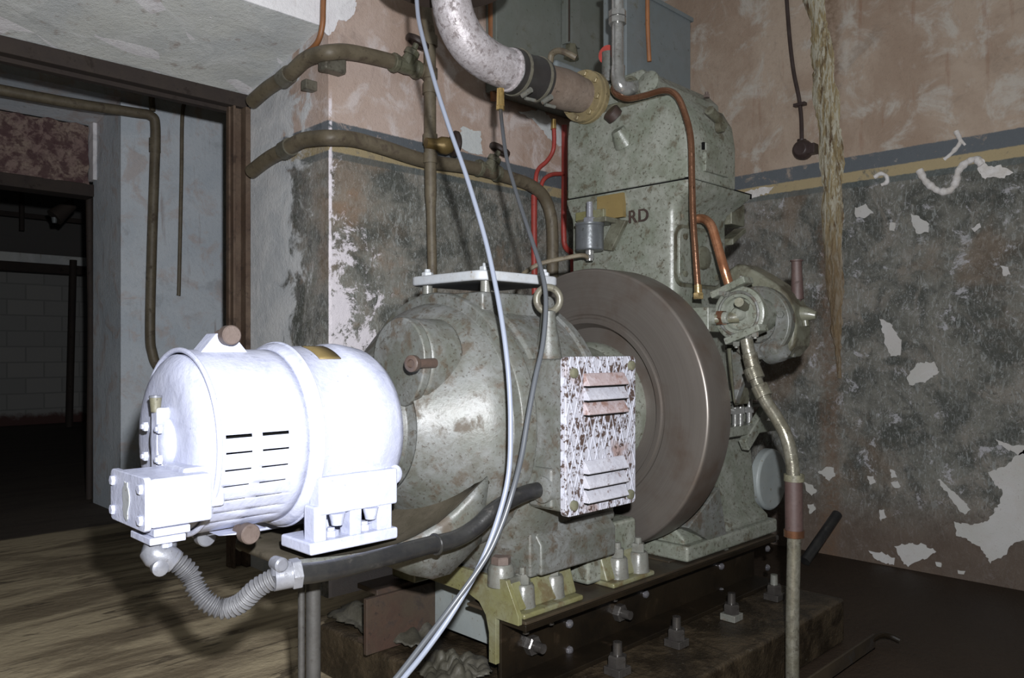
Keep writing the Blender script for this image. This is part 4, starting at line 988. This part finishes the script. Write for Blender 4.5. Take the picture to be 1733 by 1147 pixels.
build(MB().box(x-.010, x+.010, 2.65, 2.6745, z+.02, 2.96), 'sight_glass', M['drum'], t)
b = MB().hexa((x+.02,2.65,z-.045), (0,0,1), .03, .05); b.cyl((x+.02,2.65,z-.07), (x+.02,2.65,z-.02), .04, .03, 14); build(b, 'gauge_cock', M['valve'], t)

# ================================================================ PIPES ON THE PIER
def valve(parent, c, ax, stem, hw=True, ball=False):
    c = V(c); a = V(ax).normalized(); s_ = V(stem).normalized()
    b = MB().lathe(c-a*.07, a, [(0,0),(0,.040),(.022,.040),(.03,.030),(.07,.034),(.11,.030),(.118,.040),(.14,.040),(.14,0)], 10)
    b.lathe(c, s_, [(0,0),(0,.034),(.03,.030),(.05,.026),(.052,.034),(.075,.032),(.08,.014),(.11,.012),(.11,0)], 10)
    vb = build(b, 'valve', M['valve'], parent, ang=25, bevel=.003)
    if hw:
        h = c+s_*.115
        b = MB().torus(h, s_, .040, .0145, 28, 8); b.lathe(h, s_, [(-.01,0),(-.01,.014),(.012,.014),(.012,0)], 14)
        bb = basis(s_)
        for k in range(4):
            a_ = k*math.pi/2; d = bb[1]*math.cos(a_)+bb[2]*math.sin(a_); b.cyl(h, h+d*.040, .009, .008, 8)
        build(b, 'handwheel', M['wheel'], vb)
    return vb
up = [at(427,172,X=1.66), at(455,148,X=1.66), at(490,125,X=1.655), at(513,104,X=1.655), at(530,95,X=1.66), at(556,89,Y=2.685), at(590,88,Y=2.69), at(640,98,Y=2.695), at(690,112,Y=2.695), at(722,122,Y=2.685)]
t = thing('upper_pipe', 'upper of the two green-brown pipes bending round the pier, under the whitewashed soffit', 'pipe', up[-1], 'pipes round the pier')
build(MB().tube(up, .031, 18, 8), 'pipe', M['pipe'], t)
p, q = V(at(478,135,X=1.656)), V(at(490,125,X=1.655)); build(MB().cyl(p, q, .037), 'joint_sleeve', M['pipe_pale'], t)
build(MB().box(1.66, 1.714, 2.84, 2.88, 2.06, 2.10), 'wall_bracket', M['pipe_pale'], t, bevel=.004)
p = at(560,112,Y=2.74); build(MB().box(p[0]-.05, p[0]+.05, 2.70, 2.76, p[2]-.03, p[2]+.06), 'wall_bracket', M['pipe_pale'], t, bevel=.01)
valve(t, at(686,112,Y=2.69), (1,0,.0), (.30,-.35,.9))
lp = [at(426,290,X=1.66), at(455,268,X=1.66), at(485,252,X=1.655), at(510,238,X=1.655), at(535,234,X=1.665), at(560,233,Y=2.69), at(600,236,Y=2.70), at(650,250,Y=2.70), at(720,272,Y=2.70), at(800,284,Y=2.70), at(860,300,Y=2.70), at(895,312,Y=2.70), at(918,330,Y=2.70), at(931,360,Y=2.70), at(935,400,Y=2.70), at(935,480,Y=2.70), at(935,560,Y=2.70)]
t = thing('lower_pipe', 'lower brown pipe bending round the pier along the painted stripe, then turning down', 'pipe', lp[-1], 'pipes round the pier')
build(MB().tube(lp, .031, 18, 8), 'pipe', M['pipe'], t)
p, q = V(at(480,255,X=1.657)), V(at(492,248,X=1.655)); build(MB().cyl(p, q, .038), 'joint_sleeve', M['pipe_pale'], t)
valve(t, at(826,289,Y=2.70), (1,0,-.06), (.35,-.35,.9))
vp = [at(713,-30,Y=2.66), at(722,30,Y=2.66), at(727,70,Y=2.66), at(728,200,Y=2.66), at(729,330,Y=2.66), at(732,470,Y=2.66), at(733,560,Y=2.66)]
t = thing('vertical_pipe', 'vertical pipe crossing in front of both bent pipes on the pier', 'pipe', vp[-1])
build(MB().tube(vp, lambda l, f: .026 if f < .62 else .021, 16, 6), 'pipe', M['pipe'], t)
for v in (70, 125, 150, 236, 268):
    p = V(at(728,v,Y=2.66)); build(MB().lathe(p, (0,0,1), [(-.022,0),(-.022,.032),(.022,.032),(.022,0)], 14), 'fitting', M['pipe'], t)
p = V(at(748,248,Y=2.64)); b = MB().lathe(p+V((-.09,0,0)), (1,-.25,0), [(0,0),(0,.022),(.05,.024),(.07,.036),(.10,.038),(.125,.026),(.125,0)], 20)
vb = build(b, 'drain_cock', M['brass'], t); h = V(at(770,243,Y=2.60)); b = MB().torus(h, (1,-.3,0), .042, .014, 28, 8); b.cyl(h-V((.04,-.01,0)), h+V((.01,0,0)), .012); build(b, 'handwheel', M['wheel'], vb)

line('orange_conduit', 'orange-brown conduit coming down to the upper pipe at the pier corner', 'conduit',
     [at(549,-40,X=1.66), at(547,10,X=1.66), at(546,40,X=1.66), at(540,66,X=1.66), at(528,82,X=1.66), at(505,98,X=1.66)], .011, M['orange'], group=None)
line('orange_conduit', 'short orange conduit on the wall between the silvery exhaust pipe and the grey-green tank', 'conduit',
     [at(832,-40,Y=2.72), at(832,40,Y=2.72), at(834,130,Y=2.72), at(836,170,Y=2.72)], .017, M['orange'])
line('red_conduit', 'bright red conduit running down the wall along the left edge of the engine', 'conduit',
     [at(955,212,Y=2.735), at(955,300,Y=2.735), at(954,392,Y=2.735), at(957,418,Y=2.735), at(968,430,Y=2.735), at(970,460,Y=2.735), at(970,560,Y=2.735)], .015, M['red'], 3)
line('red_conduit', 'red conduit left of the brown down-pipe, disappearing behind the alternator', 'conduit',
     [at(904,330,Y=2.738), at(904,420,Y=2.738), at(906,560,Y=2.738)], .016, M['red'], 2)
t = thing('red_tube', 'thin dark red tube with a brass tip curling down above the brown pipe bend', 'tube', at(908,312,Y=2.72))
build(MB().tube([at(937,208,Y=2.66), at(938,235,Y=2.68), at(936,255,Y=2.70), at(926,272,Y=2.72), at(912,285,Y=2.74), at(907,300,Y=2.74), at(906,330,Y=2.745)], .011, 12), 'tube', M['red'], t)
build(MB().cyl(at(937,218,Y=2.66), at(937,202,Y=2.66), .014, .012, 12), 'brass_tip', M['brass_bright'], t)
line('red_tube', 'short dark red tube curving left from the bright red conduit', 'tube',
     [at(954,294,Y=2.73), at(935,295,Y=2.73), at(922,302,Y=2.73), at(916,314,Y=2.735), at(913,335,Y=2.74)], .011, M['red'])

# ================================================================ CABLES
def sp_(l): return [at(u, v, s=s) for u, v, s in l]
line('hanging_cable', 'light blue-grey cable hanging from the top edge down across the alternator', 'cable',
     sp_([(704,-40,3.05),(706,10,3.0),(712,50,2.95),(736,140,2.85),(760,215,2.78),(790,300,2.7),(820,400,2.62),(838,480,2.56),(852,560,2.50),(861,640,2.46),(864,720,2.43),(861,800,2.40),(845,870,2.37),(815,950,2.33),(770,1030,2.28),(725,1095,2.22),(680,1150,2.15),(640,1190,2.1)]), .0058, M['cable_l'])
line('hanging_cable', 'darker grey cable hanging from the brass nipple under the exhaust, passing the lifting eye', 'cable',
     [nip]+sp_([(850,215,3.4),(858,270,3.25),(875,330,3.1),(898,400,2.9),(917,460,2.74),(924,510,2.66),(919,580,2.58),(906,640,2.52),(893,710,2.47),(883,770,2.43),(868,830,2.38),(848,890,2.35),(820,948,2.32),(765,1025,2.27),(715,1090,2.2),(668,1150,2.13),(630,1190,2.08)]), .0058, M['cable_d'])

# ================================================================ RIGHT SIDE BITS
wp = [at(1263,574,X=2.19), at(1268,600,X=2.19), at(1273,622,X=2.19), at(1282,650,X=2.19), at(1297,680,X=2.19), at(1316,710,X=2.19), at(1331,740,X=2.19), at(1340,780,X=2.195), at(1343,820,X=2.195), at(1344,900,X=2.195), at(1342,1000,X=2.195), at(1341,1080,X=2.195)]
p = at(1341,1150,X=2.195); wp.append((2.195, p[1], 0))
t = thing('water_pipe', 'pale jointed water pipe dropping from the pump to the floor beside the plinth', 'pipe', wp[-1])
build(MB().tube(wp, lambda l, f: .0195, 18, 6), 'pipe', M['oiled_pipe'], t)
for i, (u0, v0, u1, v1, r) in enumerate([(1268,598,1274,622,.023),(1272,622,1280,642,.027),(1284,652,1294,672,.026)]):
    build(MB().cyl(at(u0,v0,X=2.19), at(u1,v1,X=2.19), r, None, 18), 'pipe_fitting', M['oiled_pipe'], t, bevel=.003)
build(MB().cyl(at(1344,906,X=2.195), at(1343,806,X=2.195), .0255, None, 20), 'hose', M['hose'], t, label='dark rubber hose joint')
for v in (808, 902): build(MB().lathe(at(1344,v,X=2.195), (0,0,1), [(-.010,.0255),(-.010,.029),(.010,.029),(.010,.0255)], 24), 'hose_clamp', M['valve'] if v < 850 else M['copper'], t)
p0 = V((3.50, 1.60, .03)); p1 = V(at(1417,870,X=3.775))
o = build(MB().cyl(p0, p1, .024, None, 18), 'steel_bar', M['cond'], loc=tuple(p0)); tag(o, 'black round bar leaning against the right wall at floor level', 'bar')
t = thing('angle_iron', 'oily angle iron lying on the floor outside the plinth at the lower right', 'bar', (2.4,1.03,0))
b = MB().box(1.9, 2.72, 1.00, 1.008, 0, .05).box(1.9, 2.72, 1.00, 1.05, 0, .007); build(b, 'angle_bar', M['skid_top'], t, bevel=.002)
build(MB().tube([(2.70,1.01,.03),(2.76,1.0,.035),(2.79,.98,.03),(2.80,.95,.02)], .010, 10), 'hook', M['skid'], t)
